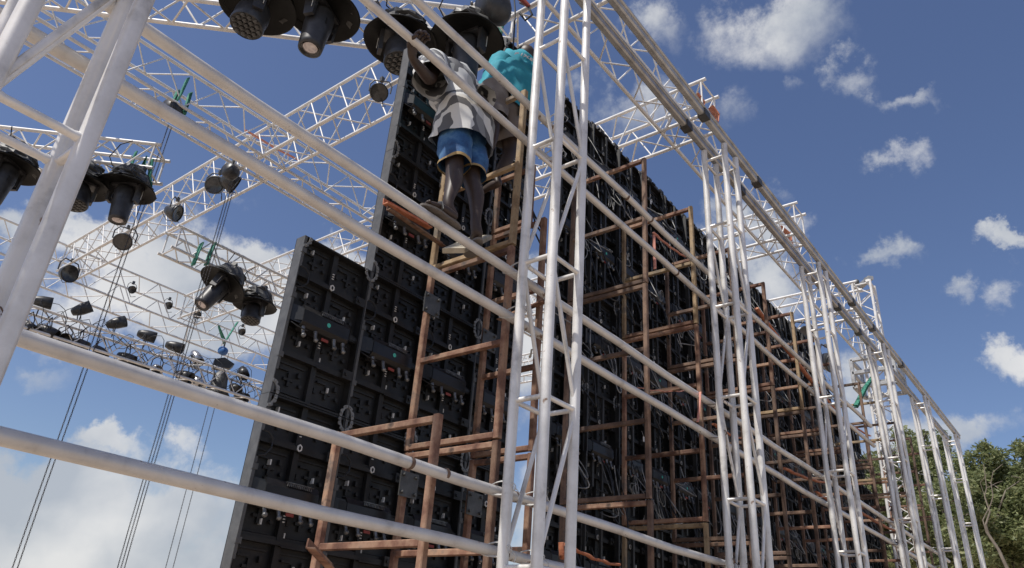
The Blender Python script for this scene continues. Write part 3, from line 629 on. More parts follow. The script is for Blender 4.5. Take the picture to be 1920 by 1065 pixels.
# ------------------------------------------------------------------ lamps
def moving_head(kind, seed):
    rr = random.Random(seed); t = thing('moving_head_light', 'x', 'moving light', (0, 0, 0), 'moving lights with black rain hats')
    Z = V(0, 0, 0)
    c = MB()
    for s in (-1, 1): c.tube((s * .12, 0, .02), (s * .12, 0, -.10), .018, 8); c.box((s * .12 - .03, -.03, -.02), (s * .12 + .03, .03, .045))
    c.build('clamp', 'lamp', t, Z)
    # crumpled bag over the base
    b = MB(); prof = [(.03, .03), (.13, .01), (.19, -.04), (.22, -.12), (.235, -.18), (.26, -.23), (.30, -.27)]
    b.lathe(prof[:1] + [q for a_, b_ in zip(prof, prof[1:]) for q in (((a_[0] + b_[0]) / 2, (a_[1] + b_[1]) / 2), b_)], 22, (0, 0, 0), (0, 0, 1), False, .28)
    for v in b.v:
        v.z += .04 * noise.noise(v * 8 + V(seed, 0, 0)); v.x += .025 * noise.noise(v * 13 + V(0, seed, 0)); v.y += .025 * noise.noise(v * 13 + V(0, 0, seed))
    b.build('plastic_cover', 'bag', t, Z)
    h = MB(); prof = [(.05, -.225), (.20, -.232), (.29, -.255), (.335, -.285), (.345, -.300), (.33, -.300), (.28, -.272), (.19, -.248), (.05, -.24)]
    h.lathe(prof, 40, (0, 0, 0), (0, 0, 1), True, .02); h.build('rain_hat', 'hat', t, Z)
    tl = (rr.uniform(-.15, .15), rr.uniform(-.15, .15)); dn = V(tl[0], tl[1], -1).normalized()
    y = MB()
    for s in (-1, 1):
        y.extr([V(s * .165, -.06, -.25), V(s * .165, .06, -.25), V(s * .155, .045, -.48), V(s * .155, -.045, -.48)], (s * .035, 0, 0))
    y.box((-.165, -.08, -.275), (.165, .08, -.235)); yo = y.build('yoke', 'lamp', t, Z)
    k = MB()
    for s in (-1, 1): k.tube((s * .203, -.03, -.30), (s * .203, -.03, -.42), .004, 5)
    k.build('trim_line', 'white', yo, Z)
    o = V(0, 0, -.30)
    hd = MB()
    if kind == 'beam': prof = [(0, -.03), (.10, -.02), (.122, .04), (.126, .16), (.115, .27), (.108, .42), (.104, .46), (.088, .465)]
    else: prof = [(0, -.02), (.11, 0), (.14, .06), (.15, .14), (.145, .22), (.15, .27), (.142, .285)]
    hd.lathe(prof, 28, o, dn); hb = hd.build('lamp_head', 'lamp', t, Z)
    le = MB()
    if kind == 'beam':
        le.lathe([(.088, .462), (.075, .445), (.0, .435)], 24, o, dn); le.build('front_bezel', 'dlens', hb, Z)
        l2 = MB(); l2.lathe([(.066, .448), (.05, .456), (.02, .462), (0, .463)], 20, o, dn); l2.build('lens', 'lens', hb, Z)
        f = MB()
        for i in range(6):
            a = i * math.pi / 3; f.box((math.cos(a) * .128 - .006, math.sin(a) * .128 - .006, -.50), (math.cos(a) * .128 + .006, math.sin(a) * .128 + .006, -.44))
        f.build('cooling_slot', 'black', hb, Z)
    else:
        le.lathe([(.142, .282), (.0, .276)], 24, o, dn); le.build('front_plate', 'black2', hb, Z)
        x, y_, d = basis(dn); l2 = MB()
        for i in range(-2, 3):
            for j in range(-2, 3):
                px = (i + .5 * (j % 2)) * .056; py = j * .049
                if px * px + py * py < .013: l2.lathe([(.023, .285), (.019, .292), (.0, .295)], 10, o + x * px + y_ * py, d)
        l2.build('lens_array', 'dlens', hb, Z)
    cb = MB(); cb.path([(.1, .05, -.02), (.2, .12, -.03), (.22, .2, .05), (.1, .25, .2), (0, .2, .3)], .007, 6); cb.build('power_lead', 'blackcable', t, Z)
    return t
mhB = moving_head('beam', 3); mhW = moving_head('wash', 8)
def put_head(src, px, py, z, rot, label, s=1.0, tilt=(0, 0)):
    p = PZ(px, py, z) + V(0, 0, .27 * s)                       # px,py: centre of the rain hat
    o = dup(src, p, (tilt[0], tilt[1], rot), label); o.scale = (s, s, s); return o
put_head(mhB, 605, 22, 5.10, .4, 'second moving light from the left along the top, with one round lens')
put_head(mhW, 484, 8, 5.05, 1.2, 'leftmost moving light along the top edge, honeycomb lens face')
put_head(mhW, 752, 76, 5.05, 2.6, 'moving light with honeycomb lenses above the screen corner, by the worker hand')
put_head(mhB, 876, 74, 5.05, 1.7, 'moving light with wet shining lens between the two upper pipes')
put_head(mhB, 238, 352, 4.28, 2.2, 'moving light in crumpled black cover right of the left tower', .88)
put_head(mhB, 18, 312, 4.22, .6, 'moving light at the left edge, behind the left tower', .92)
put_head(mhW, 150, 345, 4.22, 2.9, 'moving light half hidden by the left tower legs', .9)
put_head(mhB, 432, 540, 4.36, .8, 'big hooded moving light under the open-ended truss', 1.0, (.32, .28))
put_head(mhW, 478, 571, 4.36, 1.9, 'smaller hooded moving light beside the short edge column of the screen', .92)
for o in (mhB, mhW):
    for c in list(o.children):
        for q in list(c.children): bpy.data.objects.remove(q)
        bpy.data.objects.remove(c)
    bpy.data.objects.remove(o)
# motor block on the truss end above the T-shirt
p0 = PZ(925, 18, 5.35); t = thing('hoist_motor', 'black motor block with round bolts, on the truss end over the workers', 'hoist motor', p0)
b = MB(); b.lathe([(0, -.13), (.13, -.13), (.15, -.10), (.155, .08), (.13, .12), (0, .12)], 10, p0, (.6, -.3, .35)); b.build('motor_case', 'lamp', t)
for k in range(2): MB().lathe([(0, 0), (.02, 0), (.02, .012), (0, .012)], 10, p0 + V(-.09 * .6, .05, -.07 + .13 * k) - V(.6, -.3, .35).normalized() * .15, (-.6, .3, -.35)).build('bolt', 'silver', t)
b = MB(); b.path([PZ(975, 5, 5.6), PZ(990, 12, 5.5), PZ(998, 28, 5.4), PZ(985, 38, 5.35), PZ(975, 25, 5.45)], .012, 6); solo(b, 'cable_loop', 'blackcable', 'dark looped cable with a plug hanging above the turquoise T-shirt', 'cable', PZ(975, 5, 5.6))
b = MB(); b.tube(PZ(974, -5, 5.6), PZ(992, 12, 5.5), .03, 10, .02); solo(b, 'power_plug', 'red', 'faded red power plug on the dark looped cable', 'plug', PZ(974, -5, 5.6))
b = MB(); b.path([PZ(962, -30, 5.7), PZ(966, 20, 5.4), PZ(964, 60, 5.1), PZ(962, 93, 4.9)], .008, 6); solo(b, 'hanging_cord', 'blackcable', 'thin dark cord hanging in front of the truss end by the worker', 'cord', PZ(962, -30, 5.7))
b = MB(); b.extr([PZ(678, 2, 5.6), PZ(706, 2, 5.6), PZ(718, 26, 5.55), PZ(690, 20, 5.58)], (0.02, .02, .06)); solo(b, 'plastic_sheet', 'bag', 'black plastic sheet lying on the truss at the top', 'sheet', PZ(690, 10, 5.6))

def floodlight(p, aim, label, s=1.0):
    p = Vector(p); t = thing('flood_light', label, 'flood light', p, 'small round flood lights on the trusses'); aim = Vector(aim).normalized()
    x, y, d = basis(aim); c = p + V(0, 0, -.2 * s)
    MB().lathe([(0, -.13 * s), (.06 * s, -.12 * s), (.10 * s, -.05 * s), (.125 * s, .05 * s), (.13 * s, .07 * s), (.115 * s, .072 * s)], 20, c, d).build('housing', 'parcan', t)
    MB().lathe([(.118 * s, .06 * s), (.06 * s, .045 * s), (0, .04 * s)], 20, c, d).build('lens', 'dlens', t)
    q = [c + x * (.145 * s), c + x * (.15 * s) + V(0, 0, .12 * s), p + x * (.10 * s), p - x * (.10 * s), c - x * (.15 * s) + V(0, 0, .12 * s), c - x * (.145 * s)]
    MB().path(q, .010 * s, 6).build('yoke', 'lamp', t)
    MB().box(p + V(-.02, -.02, -.01), p + V(.02, .02, .05)).build('clamp', 'plate', t)
    MB().path([c - d * .12 * s, c - d * .2 * s + V(.02, 0, -.06), c - d * .15 * s + V(.08, .03, -.14), c + V(.12, .02, -.10)], .006, 5).build('power_lead', 'blackcable', t)
for (px, py, z, aim, lb, s) in ((716, 152, 5.6, (-.5, -.5, -.7), 'small flood light under the cross truss beside the tall screen edge', .8), (333, 376, 5.6, (.6, -.7, -.3), 'small flood light with square yoke under the cross truss, right of the chain', 1.0),
                       (240, 428, 5.6, (-.3, -.6, -.7), 'round flood light crossed by the long chain', 1.1), (412, 326, 5.6, (-.7, -.6, -.3), 'left flood light of the pair at the truss crossing', 1.0), (440, 318, 5.6, (.7, -.3, -.3), 'right flood light of the pair at the truss crossing', 1.05),
                       (135, 490, 5.6, (.2, -.9, -.2), 'large dark flood light where the far trusses meet at left', 1.2), (1505, 605, 5.6, (-.7, -.7, -.2), 'round lamp beside the third railed tower, above the frames', 1.3), (1548, 650, 5.6, (-.2, -.9, -.4), 'dark lamp behind the third railed tower', 1.5),
                       (250, 532, 5.9, (.1, -.9, -.4), 'flood light left of the middle inside the far box truss', .6), (318, 562, 5.9, (.1, -.9, -.4), 'flood light in the middle of the far box truss', .6), (372, 580, 5.9, (.1, -.9, -.4), 'flood light right of the middle inside the far box truss', .6), (455, 612, 5.9, (.1, -.9, -.4), 'flood light near the right end of the far box truss, by the screen', .6)):
    floodlight(PZ(px, py, z), aim, lb, s)
def par(px, py, w, aim, label, s=1.0, m='parcan', top=False):
    c = PW(px, py, w); t = thing('par_can', label, 'par can', c, 'par cans on the far lighting truss'); d = Vector(aim).normalized(); x, y, d = basis(d)
    MB().lathe([(.03 * s, -.20 * s), (.07 * s, -.19 * s), (.105 * s, -.10 * s), (.125 * s, 0), (.13 * s, .19 * s), (.125 * s, .19 * s), (.115 * s, .02 * s)], 18, c, d).build('can', m, t)
    MB().lathe([(.117 * s, .03 * s), (0, .02 * s)], 16, c, d).build('lens', 'dlens', t)
    up = V(0, 0, -1 if top else 1)
    MB().path([c + x * .14 * s, c + x * .13 * s + up * .16, c + up * .26, c - x * .13 * s + up * .16, c - x * .14 * s], .010, 5).build('yoke', 'lamp', t)
pl = [(78, 566, (1, -.3, .1)), (153, 580, (.7, -.4, .6)), (218, 606, (.8, -.2, .5)), (275, 629, (.9, -.5, -.1)), (327, 650, (.8, -.6, -.15)), (368, 670, (.2, -.6, -.7)), (456, 698, (-.1, -.6, -.6))]
for i, (x, y, a) in enumerate(pl):
    par(x, y, 13.3, a, 'par can upright on the far lighting truss, %s in the upper row' % (ORD[i] + ' from left' if i < 6 else 'nearest the screen edge'), .82, 'chrome' if i == 5 else 'parcan', True)
pl = [(52, 612), (88, 622), (118, 636), (148, 645), (186, 660), (236, 672), (262, 688), (292, 692), (345, 705), (368, 716), (402, 730), (440, 728), (452, 744)]
for i, (x, y) in enumerate(pl):
    par(x, y, 13.2, (random.uniform(-.2, 1), -.6, random.uniform(-.6, -.1)), 'par can under the far lighting truss, %s in the lower row' % (ORD[i] + ' from left' if i < 12 else 'last, by the screen edge'), random.uniform(.72, .95), 'chrome' if i in (7, 9) else 'parcan')
p0 = PW(418, 684, 13.3); b = MB(); b.extr([p0 + V(-.2, 0, -.1), p0 + V(.16, 0, -.02), p0 + V(.24, 0, .10), p0 + V(.0, 0, .16), p0 + V(-.2, 0, .06)], (0.1, .22, 0)); solo(b, 'covered_lamp', 'bag', 'lamp wrapped in black plastic on top of the far lighting truss', 'lamp', p0)
p0 = PW(408, 728, 13.2); b = MB(); b.lathe([(.05, .35), (.14, .25), (.17, 0), (.24, -.12), (.27, -.15), (.02, -.14)], 20, p0, (0, 0, 1), True, .2); solo(b, 'covered_motor', 'bag', 'chain motor wrapped in black plastic below the small blue pulley', 'hoist motor', p0)
# tangled thin cables on the lighting truss
for k in range(4):
    m = MB(); rr = random.Random(k); pts = []
    for i in range(60):
        s = i / 59; x = 3.6 + 4.6 * s + rr.uniform(-.02, .02); pts.append((x, 13.35 - .057 * (x - 1) * .9 + .18 * math.sin(i * .9 + k * 2), 4.55 + .2 * math.sin(i * (.55 + .1 * k) + k * 1.3) - (.1 if k % 2 else -.05)))
    m.path(pts, .006, 5); solo(m, 'truss_cable', 'blackcable', 'black cable wound along the far lighting truss, %s' % ('mostly above the lower chords', 'looping below the chords', 'close to the upper chords', 'loosest of the tangle', 'inside the box', 'on the near side')[k], 'cable', pts[0], 'cables wound along the far lighting truss')
# ------------------------------------------------------------------ people
def skinned(name, verts, edges, parent, m, sub=2, root=0):
    o0 = wloc(parent); me = bpy.data.meshes.new(name)
    me.from_pydata([tuple(Vector(p) - o0) for p, r in verts], edges, [])
    o = bpy.data.objects.new(name, me); C.collection.objects.link(o)
    sk = o.modifiers.new('skin', 'SKIN'); sk.use_smooth_shade = True; sk.branch_smoothing = .6
    sb = o.modifiers.new('sub', 'SUBSURF'); sb.levels = sub; sb.render_levels = sub
    for i, (p, r) in enumerate(verts):
        d = me.skin_vertices[0].data[i]; d.radius = r if isinstance(r, tuple) else (r, r); d.use_root = (i == root)
    dg = bpy.context.evaluated_depsgraph_get(); me2 = bpy.data.meshes.new_from_object(o.evaluated_get(dg)); me2.name = name
    bpy.data.objects.remove(o); me2.materials.clear(); me2.materials.append(M[m])
    me2.polygons.foreach_set('use_smooth', [True] * len(me2.polygons))
    q = bpy.data.objects.new(name, me2); C.collection.objects.link(q); q.parent = parent; return q
def loft(rings, n=28, wr=.012, sc=9, seed=0, close=(False, False)):
    # rings: (centre, right vector, half width, half depth, axis direction)
    b = MB(); vs = []; fine = []
    for i in range(len(rings) - 1):
        for k in range(4): 
            s = k / 4; A, B = rings[i], rings[i + 1]; s2 = s
            fine.append((A[0].lerp(B[0], s2), A[1].lerp(B[1], s2), A[2] + (B[2] - A[2]) * s2, A[3] + (B[3] - A[3]) * s2, A[4].lerp(B[4], s2)))
    fine.append(rings[-1])
    for c, rt, a, d, ax in fine:
        ax = ax.normalized(); rt = (rt - ax * rt.dot(ax)).normalized(); fw = ax.cross(rt)
        for j in range(n):
            t = 2 * math.pi * j / n; p = c + rt * (a * math.copysign(abs(math.cos(t)) ** .85, math.cos(t))) + fw * (d * math.copysign(abs(math.sin(t)) ** .85, math.sin(t)))
            nn = (p - c).normalized(); q = V(p.x * .6 + p.y * .4, p.y, p.z * 1.6)
            p = p + nn * (wr * (noise.noise(q * sc + V(seed, 0, 0)) + .6 * noise.noise(q * sc * 2.3 + V(0, seed, 0)) + .5 * abs(noise.noise(V(p.x * 4 - p.z * 9, p.y * 5, p.z * 14 + p.x * 10) + V(seed, seed, 0)))))
            vs.append(p)
    k = len(fine)
    b.add(vs, [(i * n + j, i * n + (j + 1) % n, (i + 1) * n + (j + 1) % n, (i + 1) * n + j) for i in range(k - 1) for j in range(n)], True)
    if close[0]: b.add(vs[:n], [tuple(range(n))], True)
    if close[1]: b.add(vs[-n:], [tuple(range(n))], True)
    return b
UX = V(1, 0, 0); UY = V(0, 1, 0); UZ = V(0, 0, 1)
def head(parent, c, face, up, r=.098, hair='hair', neck=None):
    face = face.normalized(); up = (up - face * up.dot(face)).normalized(); rt = face.cross(up)
    b = MB(); n = 22; k = 16; vs = []
    for i in range(k + 1):
        ph = math.pi * i / k
        for j in range(n):
            t = 2 * math.pi * j / n; x = math.sin(ph) * math.cos(t); y = math.sin(ph) * math.sin(t); z = math.cos(ph)
            jaw = 1 - .28 * max(0, -z) ** 1.3 * (1 if y > 0 else 1.1)
            py = y * 1.12 * jaw; px_ = x * .84 * jaw; pz = z * 1.2
            if y > .6: py += .16 * math.exp(-((x / .16) ** 2 + ((z + .12) / .2) ** 2)) - .05 * math.exp(-(((abs(x) - .36) / .18) ** 2 + ((z - .08) / .14) ** 2)) + .05 * math.exp(-((x / .3) ** 2 + ((z + .5) / .1) ** 2))
            vs.append(c + (rt * px_ + face * py + up * pz) * r)
    b.add(vs, [(i * n + j, i * n + (j + 1) % n, (i + 1) * n + (j + 1) % n, (i + 1) * n + j) for i in range(k) for j in range(n)], True)
    for s in (-1, 1):
        b.lathe([(0, 0), (.022, .002), (.03, .010), (.02, .016), (0, .012)], 10, c + rt * (s * .080) - up * .005 - face * .01, rt * s - face * .3)
    hd = b.build('head', 'skin', parent)
    e = MB()
    for s in (-1, 1): e.lathe([(0, .012), (.008, .010), (.012, .002)], 10, c + rt * (s * .034) + face * .094 + up * .008, face)
    e.build('eyes', 'white', hd)
    e = MB(); e.path([c + face * .098 - up * .055 - rt * .025, c + face * .108 - up * .052, c + face * .098 - up * .055 + rt * .025], .005, 6); e.build('mouth', 'sole', hd)
    h = MB(); vs = []; k = 14; n = 30
    for i in range(k + 1):
        ph = math.pi * .60 * i / k
        for j in range(n):
            t = 2 * math.pi * j / n; x = math.sin(ph) * math.cos(t); y = math.sin(ph) * math.sin(t); z = math.cos(ph)
            lim = 1.0
            q = c + (rt * x * .93 + face * (y * 1.16 - .05 - (.16 if y > .3 and z < .5 else 0) * (1 if y > .3 else 0)) + up * (z * 1.27 + .02)) * r * lim
            vs.append(q + (q - c).normalized() * .010 * noise.noise(q * 60))
    h.add(vs, [(i * n + j, i * n + (j + 1) % n, (i + 1) * n + (j + 1) % n, (i + 1) * n + j) for i in range(k) for j in range(n)], True)
    h.build('hair', hair, hd); return hd
def hand_chain(verts, edges, wrist, palm_dir, side, curl, s=1.0):
    """adds palm and five curled fingers to the skeleton, starting from vertex index wrist"""
    w = verts[wrist][0]; d = palm_dir.normalized(); side = (side - d * side.dot(d)).normalized(); cu = curl.normalized()
    i0 = len(verts); verts.append((w + d * .045 * s, (.034 * s, .022 * s))); edges.append((wrist, i0))
    for k, (o, L_) in enumerate(((-.030, .062), (-.010, .074), (.010, .070), (.028, .055))):
        i = len(verts); b0 = w + d * .088 * s + side * o * s
        verts.append((b0, .0105 * s)); edges.append((i0, i))
        p1 = b0 + (d * .75 + cu * .45).normalized() * L_ * .5 * s; p2 = p1 + (d * .05 + cu).normalized() * L_ * .42 * s; p3 = p2 + (cu * .6 - d * .8).normalized() * L_ * .30 * s
        for q, rr in ((p1, .0095), (p2, .0088), (p3, .0075)): verts.append((q, rr * s)); edges.append((len(verts) - 2, len(verts) - 1))
    i = len(verts); t0 = w + d * .035 * s - side * .036 * s
    verts.append((t0, .013 * s)); edges.append((i0, i))
    for q, rr in ((t0 + (d * .6 - side * .5 + cu * .5) * .034 * s, .011), (t0 + (d * .7 - side * .3 + cu * 1.3) * .05 * s, .009)): verts.append((q, rr * s)); edges.append((len(verts) - 2, len(verts) - 1))
def foot_part(verts, edges, ankle, heel, toe):
    h = Vector(heel); t = Vector(toe); i = len(verts)
    verts.append((h.lerp(verts[ankle][0], .35), .036)); edges.append((ankle, i))
    m = h.lerp(t, .45) + UZ * .035; verts.append((m, (.038, .030))); edges.append((i, i + 1))
    verts.append((h.lerp(t, .80) + UZ * .018, (.042, .018))); edges.append((i + 1, i + 2))
    sd = (t - h).normalized().cross(UZ).normalized()
    for k, o in enumerate((-.032, -.014, .002, .018, .032)):
        j = len(verts); verts.append((t + sd * o + UZ * .012 - (t - h).normalized() * (.004 * abs(k - 1) ** 1.3), .0095 if k else .012)); edges.append((i + 2, j))
def sandal(parent, heel, toe, m='slate'):
    h = Vector(heel); t = Vector(toe); d = (t - h); L_ = d.length; d.normalize(); sd = d.cross(UZ).normalized(); up = sd.cross(d); pts = []
    for k in range(24):
        a = 2 * math.pi * k / 24; u = math.cos(a); v = math.sin(a); wd = .047 + .006 * u - (.010 * math.exp(-((u + .15) / .3) ** 2))
        pts.append(h + d * (L_ * .5 + u * (L_ * .5 + .025)) + sd * v * wd - up * .022)
    b = MB(); b.extr(pts, up * .013); b.build('sandal', m, parent)
    b = MB(); q = h.lerp(t, .62)
    b.path([q + sd * .046 - up * .004, q + sd * .03 + up * .045, q + up * .058, q - sd * .03 + up * .045, q - sd * .046 - up * .004], .012, 8, .3); b.build('sandal_strap', 'bag', parent)

# worker in the striped shirt, standing on the fourth pipe
ankL = PW(838, 397, 2.52); ankR = PW(892, 412, 2.52); toL = PW(797, 388, 2.50); heL = PW(858, 421, 2.50)
zf = 2.065 + .032 + .024
ankL.z = zf + .085; ankR.z = zf + .085; heL.z = zf; toL = V(heL.x - .245, heL.y + .02, zf + .005)
heR = V(ankR.x + .01, ankR.y - .03, zf); toR = V(ankR.x + .13, ankR.y + .15, zf + .01)
knL = PW(852, 318, 2.60); knR = PW(884, 338, 2.60)
hip = PW(868, 238, 2.70); hipL = hip + V(-.068, 0, -.04); hipR = hip + V(.075, 0, -.04)
chest = PW(846, 160, 2.86); nk = PW(842, 130, 2.99)
shL = chest + V(-.19, -.02, .03); shR = chest + V(.19, 0, .05)
hdL = V(PW(783, 66, 2.52).x, 2.52, 3.08)
elL = PW(806, 150, 2.66); elR = PW(903, 190, 2.76); hdR = PW(930, 214, 3.02)
A = thing('person', 'worker in striped grey shirt and blue denim shorts standing on a pipe', 'person', V(hip.x, 2.52, zf - .024))
vv = [(hip, (.13, .10)), (hip.lerp(chest, .5), (.12, .09)), (chest, (.14, .10)), (nk, .055),
      (hipL, .085), (knL, .056), (knL.lerp(ankL, .35) + V(.0, -.018, 0), .055), (ankL + V(0, 0, .05), .032), (ankL, .034),
      (hipR, .085), (knR, .056), (knR.lerp(ankR, .35) + V(.012, -.018, 0), .055), (ankR + V(0, 0, .05), .032), (ankR, .034),
      (shL, .058), (elL, .042), (hdL + V(.02, .05, -.06), .027), (shR, .058), (elR, .042), (hdR, .027)]
ee = [(0, 1), (1, 2), (2, 3), (0, 4), (4, 5), (5, 6), (6, 7), (7, 8), (0, 9), (9, 10), (10, 11), (11, 12), (12, 13), (2, 14), (14, 15), (15, 16), (2, 17), (17, 18), (18, 19)]
foot_part(vv, ee, 8, heL, toL); foot_part(vv, ee, 13, heR, toR)
hand_chain(vv, ee, 16, V(-.05, -.35, .75), UX, V(0, -1, -.15), 1.2)
hand_chain(vv, ee, 19, V(.2, .8, .2), V(0, 0, 1), V(1, .2, 0), .95)
skinned('body', vv, ee, A, 'skin')
head(A, nk + V(.0, .15, .0), V(-.1, 1, -.9), V(0, .55, 1), .096)
sandal(A, heL, toL); sandal(A, heR, toR)
dn = (hip - chest).normalized()
# shirt: loose, open hem, two short sleeves and collar
hemc = PW(866, 275, 2.68)
rings = [(hemc, UX + UY * .1, .20, .162, UZ * -1 + UX * .1), (hip + V(-.01, 0, .08), UX, .192, .155, -UZ), (hip.lerp(chest, .55), UX, .175, .135, dn), (chest + V(0, -.01, .0), UX, .185, .13, dn), (chest + (nk - chest) * .55, UX, .185, .12, dn), (nk + (chest - nk) * .10, UX, .085, .085, dn)]
loft(rings, 56, .038, 8, 5).build('shirt', 'striped', A)
for (s, e, q, sd) in ((shL, elL, .86, 3), (shR, elR, .85, 4)):
    ax = (e - s).normalized(); r0 = ax.cross(UY if abs(ax.y) < .8 else UX).normalized()
    loft([(s.lerp(chest, .35), r0, .085, .10, ax), (s, r0, .095, .095, ax), (s.lerp(e, q * .6), r0, .092, .094, ax), (s.lerp(e, q + .12), r0, .105, .100, ax)], 24, .022, 9, sd).build('sleeve', 'striped', A)
b = MB(); b.lathe([(.075, 0), (.08, .02), (.068, .035)], 20, nk + (chest - nk) * .12, nk - chest); b.build('collar', 'striped', A)
b = MB()
for k, (gx, gw) in enumerate(((-.075, .016), (-.05, .024), (-.018, .020), (.01, .026), (.045, .016), (.07, .024))):
    b.path([chest.lerp(nk, .45) + V(gx, -.128, .0 - k * .004), chest.lerp(nk, .45) + V(gx + .004, -.13, gw), chest.lerp(nk, .45) + V(gx + .014, -.13, gw * .4)], .006, 6)
b.build('shirt_lettering', 'black', A)
# denim shorts with yellow hems
for kn, hp, nm in ((knL, hipL, 1), (knR, hipR, 2)):
    ax = (kn - hp).normalized(); tip = hp.lerp(kn, .90)
    loft([(hp + V(0, 0, .06), UX, .075, .085, ax), (hp, UX, .09, .10, ax), (hp.lerp(kn, .5), UX, .088, .10, ax), (tip, UX, .082, .094, ax)], 30, .018, 8, nm).build('shorts_leg', 'denim', A)
    loft([(tip - ax * .010, UX, .087, .099, ax), (tip + ax * .010, UX, .085, .097, ax)], 30, .012, 8, nm).build('shorts_hem', 'hem', A)

# worker in the turquoise T-shirt, feet on the ladder frame rungs
hipB = PW(934, 200, 2.98); chB = PW(967, 143, 3.14); nkB = PW(984, 114, 3.24)
ftL = V(3.17 - .02, 3.0, 3.055); ftR = V(3.17 + .10, 3.05, 3.055)
B = thing('person', 'worker in turquoise T-shirt with white back lettering, bending over the screen', 'person', V(3.17, 3.0, 3.055))
kL = V(3.14, 2.93, 3.45); kR = V(3.42, 2.98, 3.44)
ftR = V(3.33, 3.02, 3.055)
sL = chB + V(-.18, .02, .02); sR = chB + V(.20, .02, .02); eL = PW(903, 175, 3.0); eR = chB + V(.33, .06, -.16); wL = eL + V(.12, .26, .02); wR = eR + V(-.06, .24, .04)
aL = ftL + V(0, 0, .08); aR = ftR + V(0, 0, .08)
vv = [(hipB, (.13, .11)), (hipB.lerp(chB, .5), (.12, .10)), (chB, (.14, .10)), (nkB, .055),
      (hipB + V(-.09, 0, -.05), .09), (kL, .058), (kL.lerp(aL, .35) + V(0, -.02, 0), .055), (aL + V(0, 0, .04), .034), (aL, .034),
      (hipB + V(.09, 0, -.05), .09), (kR, .058), (kR.lerp(aR, .35) + V(0, -.02, 0), .055), (aR + V(0, 0, .04), .034), (aR, .034),
      (sL, .06), (eL, .044), (wL, .028), (sR, .06), (eR, .044), (wR, .028)]
ee = [(0, 1), (1, 2), (2, 3), (0, 4), (4, 5), (5, 6), (6, 7), (7, 8), (0, 9), (9, 10), (10, 11), (11, 12), (12, 13), (2, 14), (14, 15), (15, 16), (2, 17), (17, 18), (18, 19)]
foot_part(vv, ee, 8, ftL + V(0, -.06, 0), ftL + V(0, .18, 0)); foot_part(vv, ee, 13, ftR + V(0, -.06, 0), ftR + V(0, .18, 0))
hand_chain(vv, ee, 16, V(.1, .8, -.1), UX, V(.2, .3, -1), .95); hand_chain(vv, ee, 19, V(-.1, .8, -.1), UX, V(.2, .3, -1), .95)
skinned('body', vv, ee, B, 'skin')
head(B, nkB + V(.05, .05, .115), V(.25, 1, -.25), V(0, .5, 1), .100)
dn = (hipB - chB).normalized()
ts = [(hipB + V(-.03, 0, -.01), UX, .205, .16, dn + V(-.25, 0, 0)), (hipB.lerp(chB, .45) + V(-.02, 0, 0), UX, .20, .15, dn), (chB + V(0, 0, -.03), UX, .215, .145, dn), (chB + (nkB - chB) * .5, UX, .185, .125, dn), (nkB + (chB - nkB) * .12, UX, .075, .08, dn)]
loft(ts, 56, .036, 8, 11).build('t_shirt', 'teeshirt', B)
for (s, e, sd) in ((sL, eL, 6), (sR, eR, 7)):
    ax = (e - s).normalized(); r0 = ax.cross(UY).normalized()
    loft([(s.lerp(chB, .35), r0, .09, .10, ax), (s, r0, .092, .09, ax), (s.lerp(e, .45), r0, .078, .076, ax)], 24, .014, 9, sd).build('sleeve', 'teeshirt', B)
for kn, hp, nm in ((kL, hipB + V(-.09, 0, -.02), 3), (kR, hipB + V(.09, 0, -.02), 4)):
    ax = (kn - hp).normalized(); tip = hp.lerp(kn, .80)
    loft([(hp + V(0, 0, .10), UX, .11, .135, ax), (hp, UX, .125, .13, ax), (hp.lerp(kn, .5), UX, .112, .112, ax), (tip, UX, .105, .105, ax)], 30, .018, 8, nm).build('shorts_leg', 'shorts', B)
# lettering across the shoulders
u0 = chB + (nkB - chB) * .02; upv = (nkB - hipB).normalized(); nrm = UX.cross(upv).normalized(); nrm = nrm if nrm.y < 0 else -nrm
fr = Matrix((UX, upv, nrm)).transposed(); bo = wloc(B); adv = {'P': .064, 'I': .034, 'X': .066, 'E': .062, 'L': .056, ' ': .03, 'O': .074, 'N': .072}
xx = -sum(adv[c] for c in 'PIXEL ON') / 2
for ch in 'PIXEL ON':
    if ch != ' ':
        cu = bpy.data.curves.new('lettering', 'FONT'); cu.body = ch; cu.size = .082; cu.extrude = .003; cu.offset = .0022
        to = bpy.data.objects.new('lettering', cu); C.collection.objects.link(to)
        dg = bpy.context.evaluated_depsgraph_get(); me = bpy.data.meshes.new_from_object(to.evaluated_get(dg)); bpy.data.objects.remove(to)
        bm = bmesh.new(); bm.from_mesh(me); bmesh.ops.remove_doubles(bm, verts=bm.verts, dist=1e-5); bm.to_mesh(me); bm.free()
        for v_ in me.vertices:
            x, y, z = v_.co; x += xx; ang = x / .25
            v_.co = u0 + UX * (.235 * math.sin(ang)) + nrm * (.165 * math.cos(ang) + .028 + z) + upv * (y - .03 * (1 - math.cos(ang))) - bo
        me.name = 'shirt_letter'; me.materials.clear(); me.materials.append(M['white']); o = bpy.data.objects.new('shirt_letter', me); C.collection.objects.link(o); o.parent = B
    xx += adv[ch]

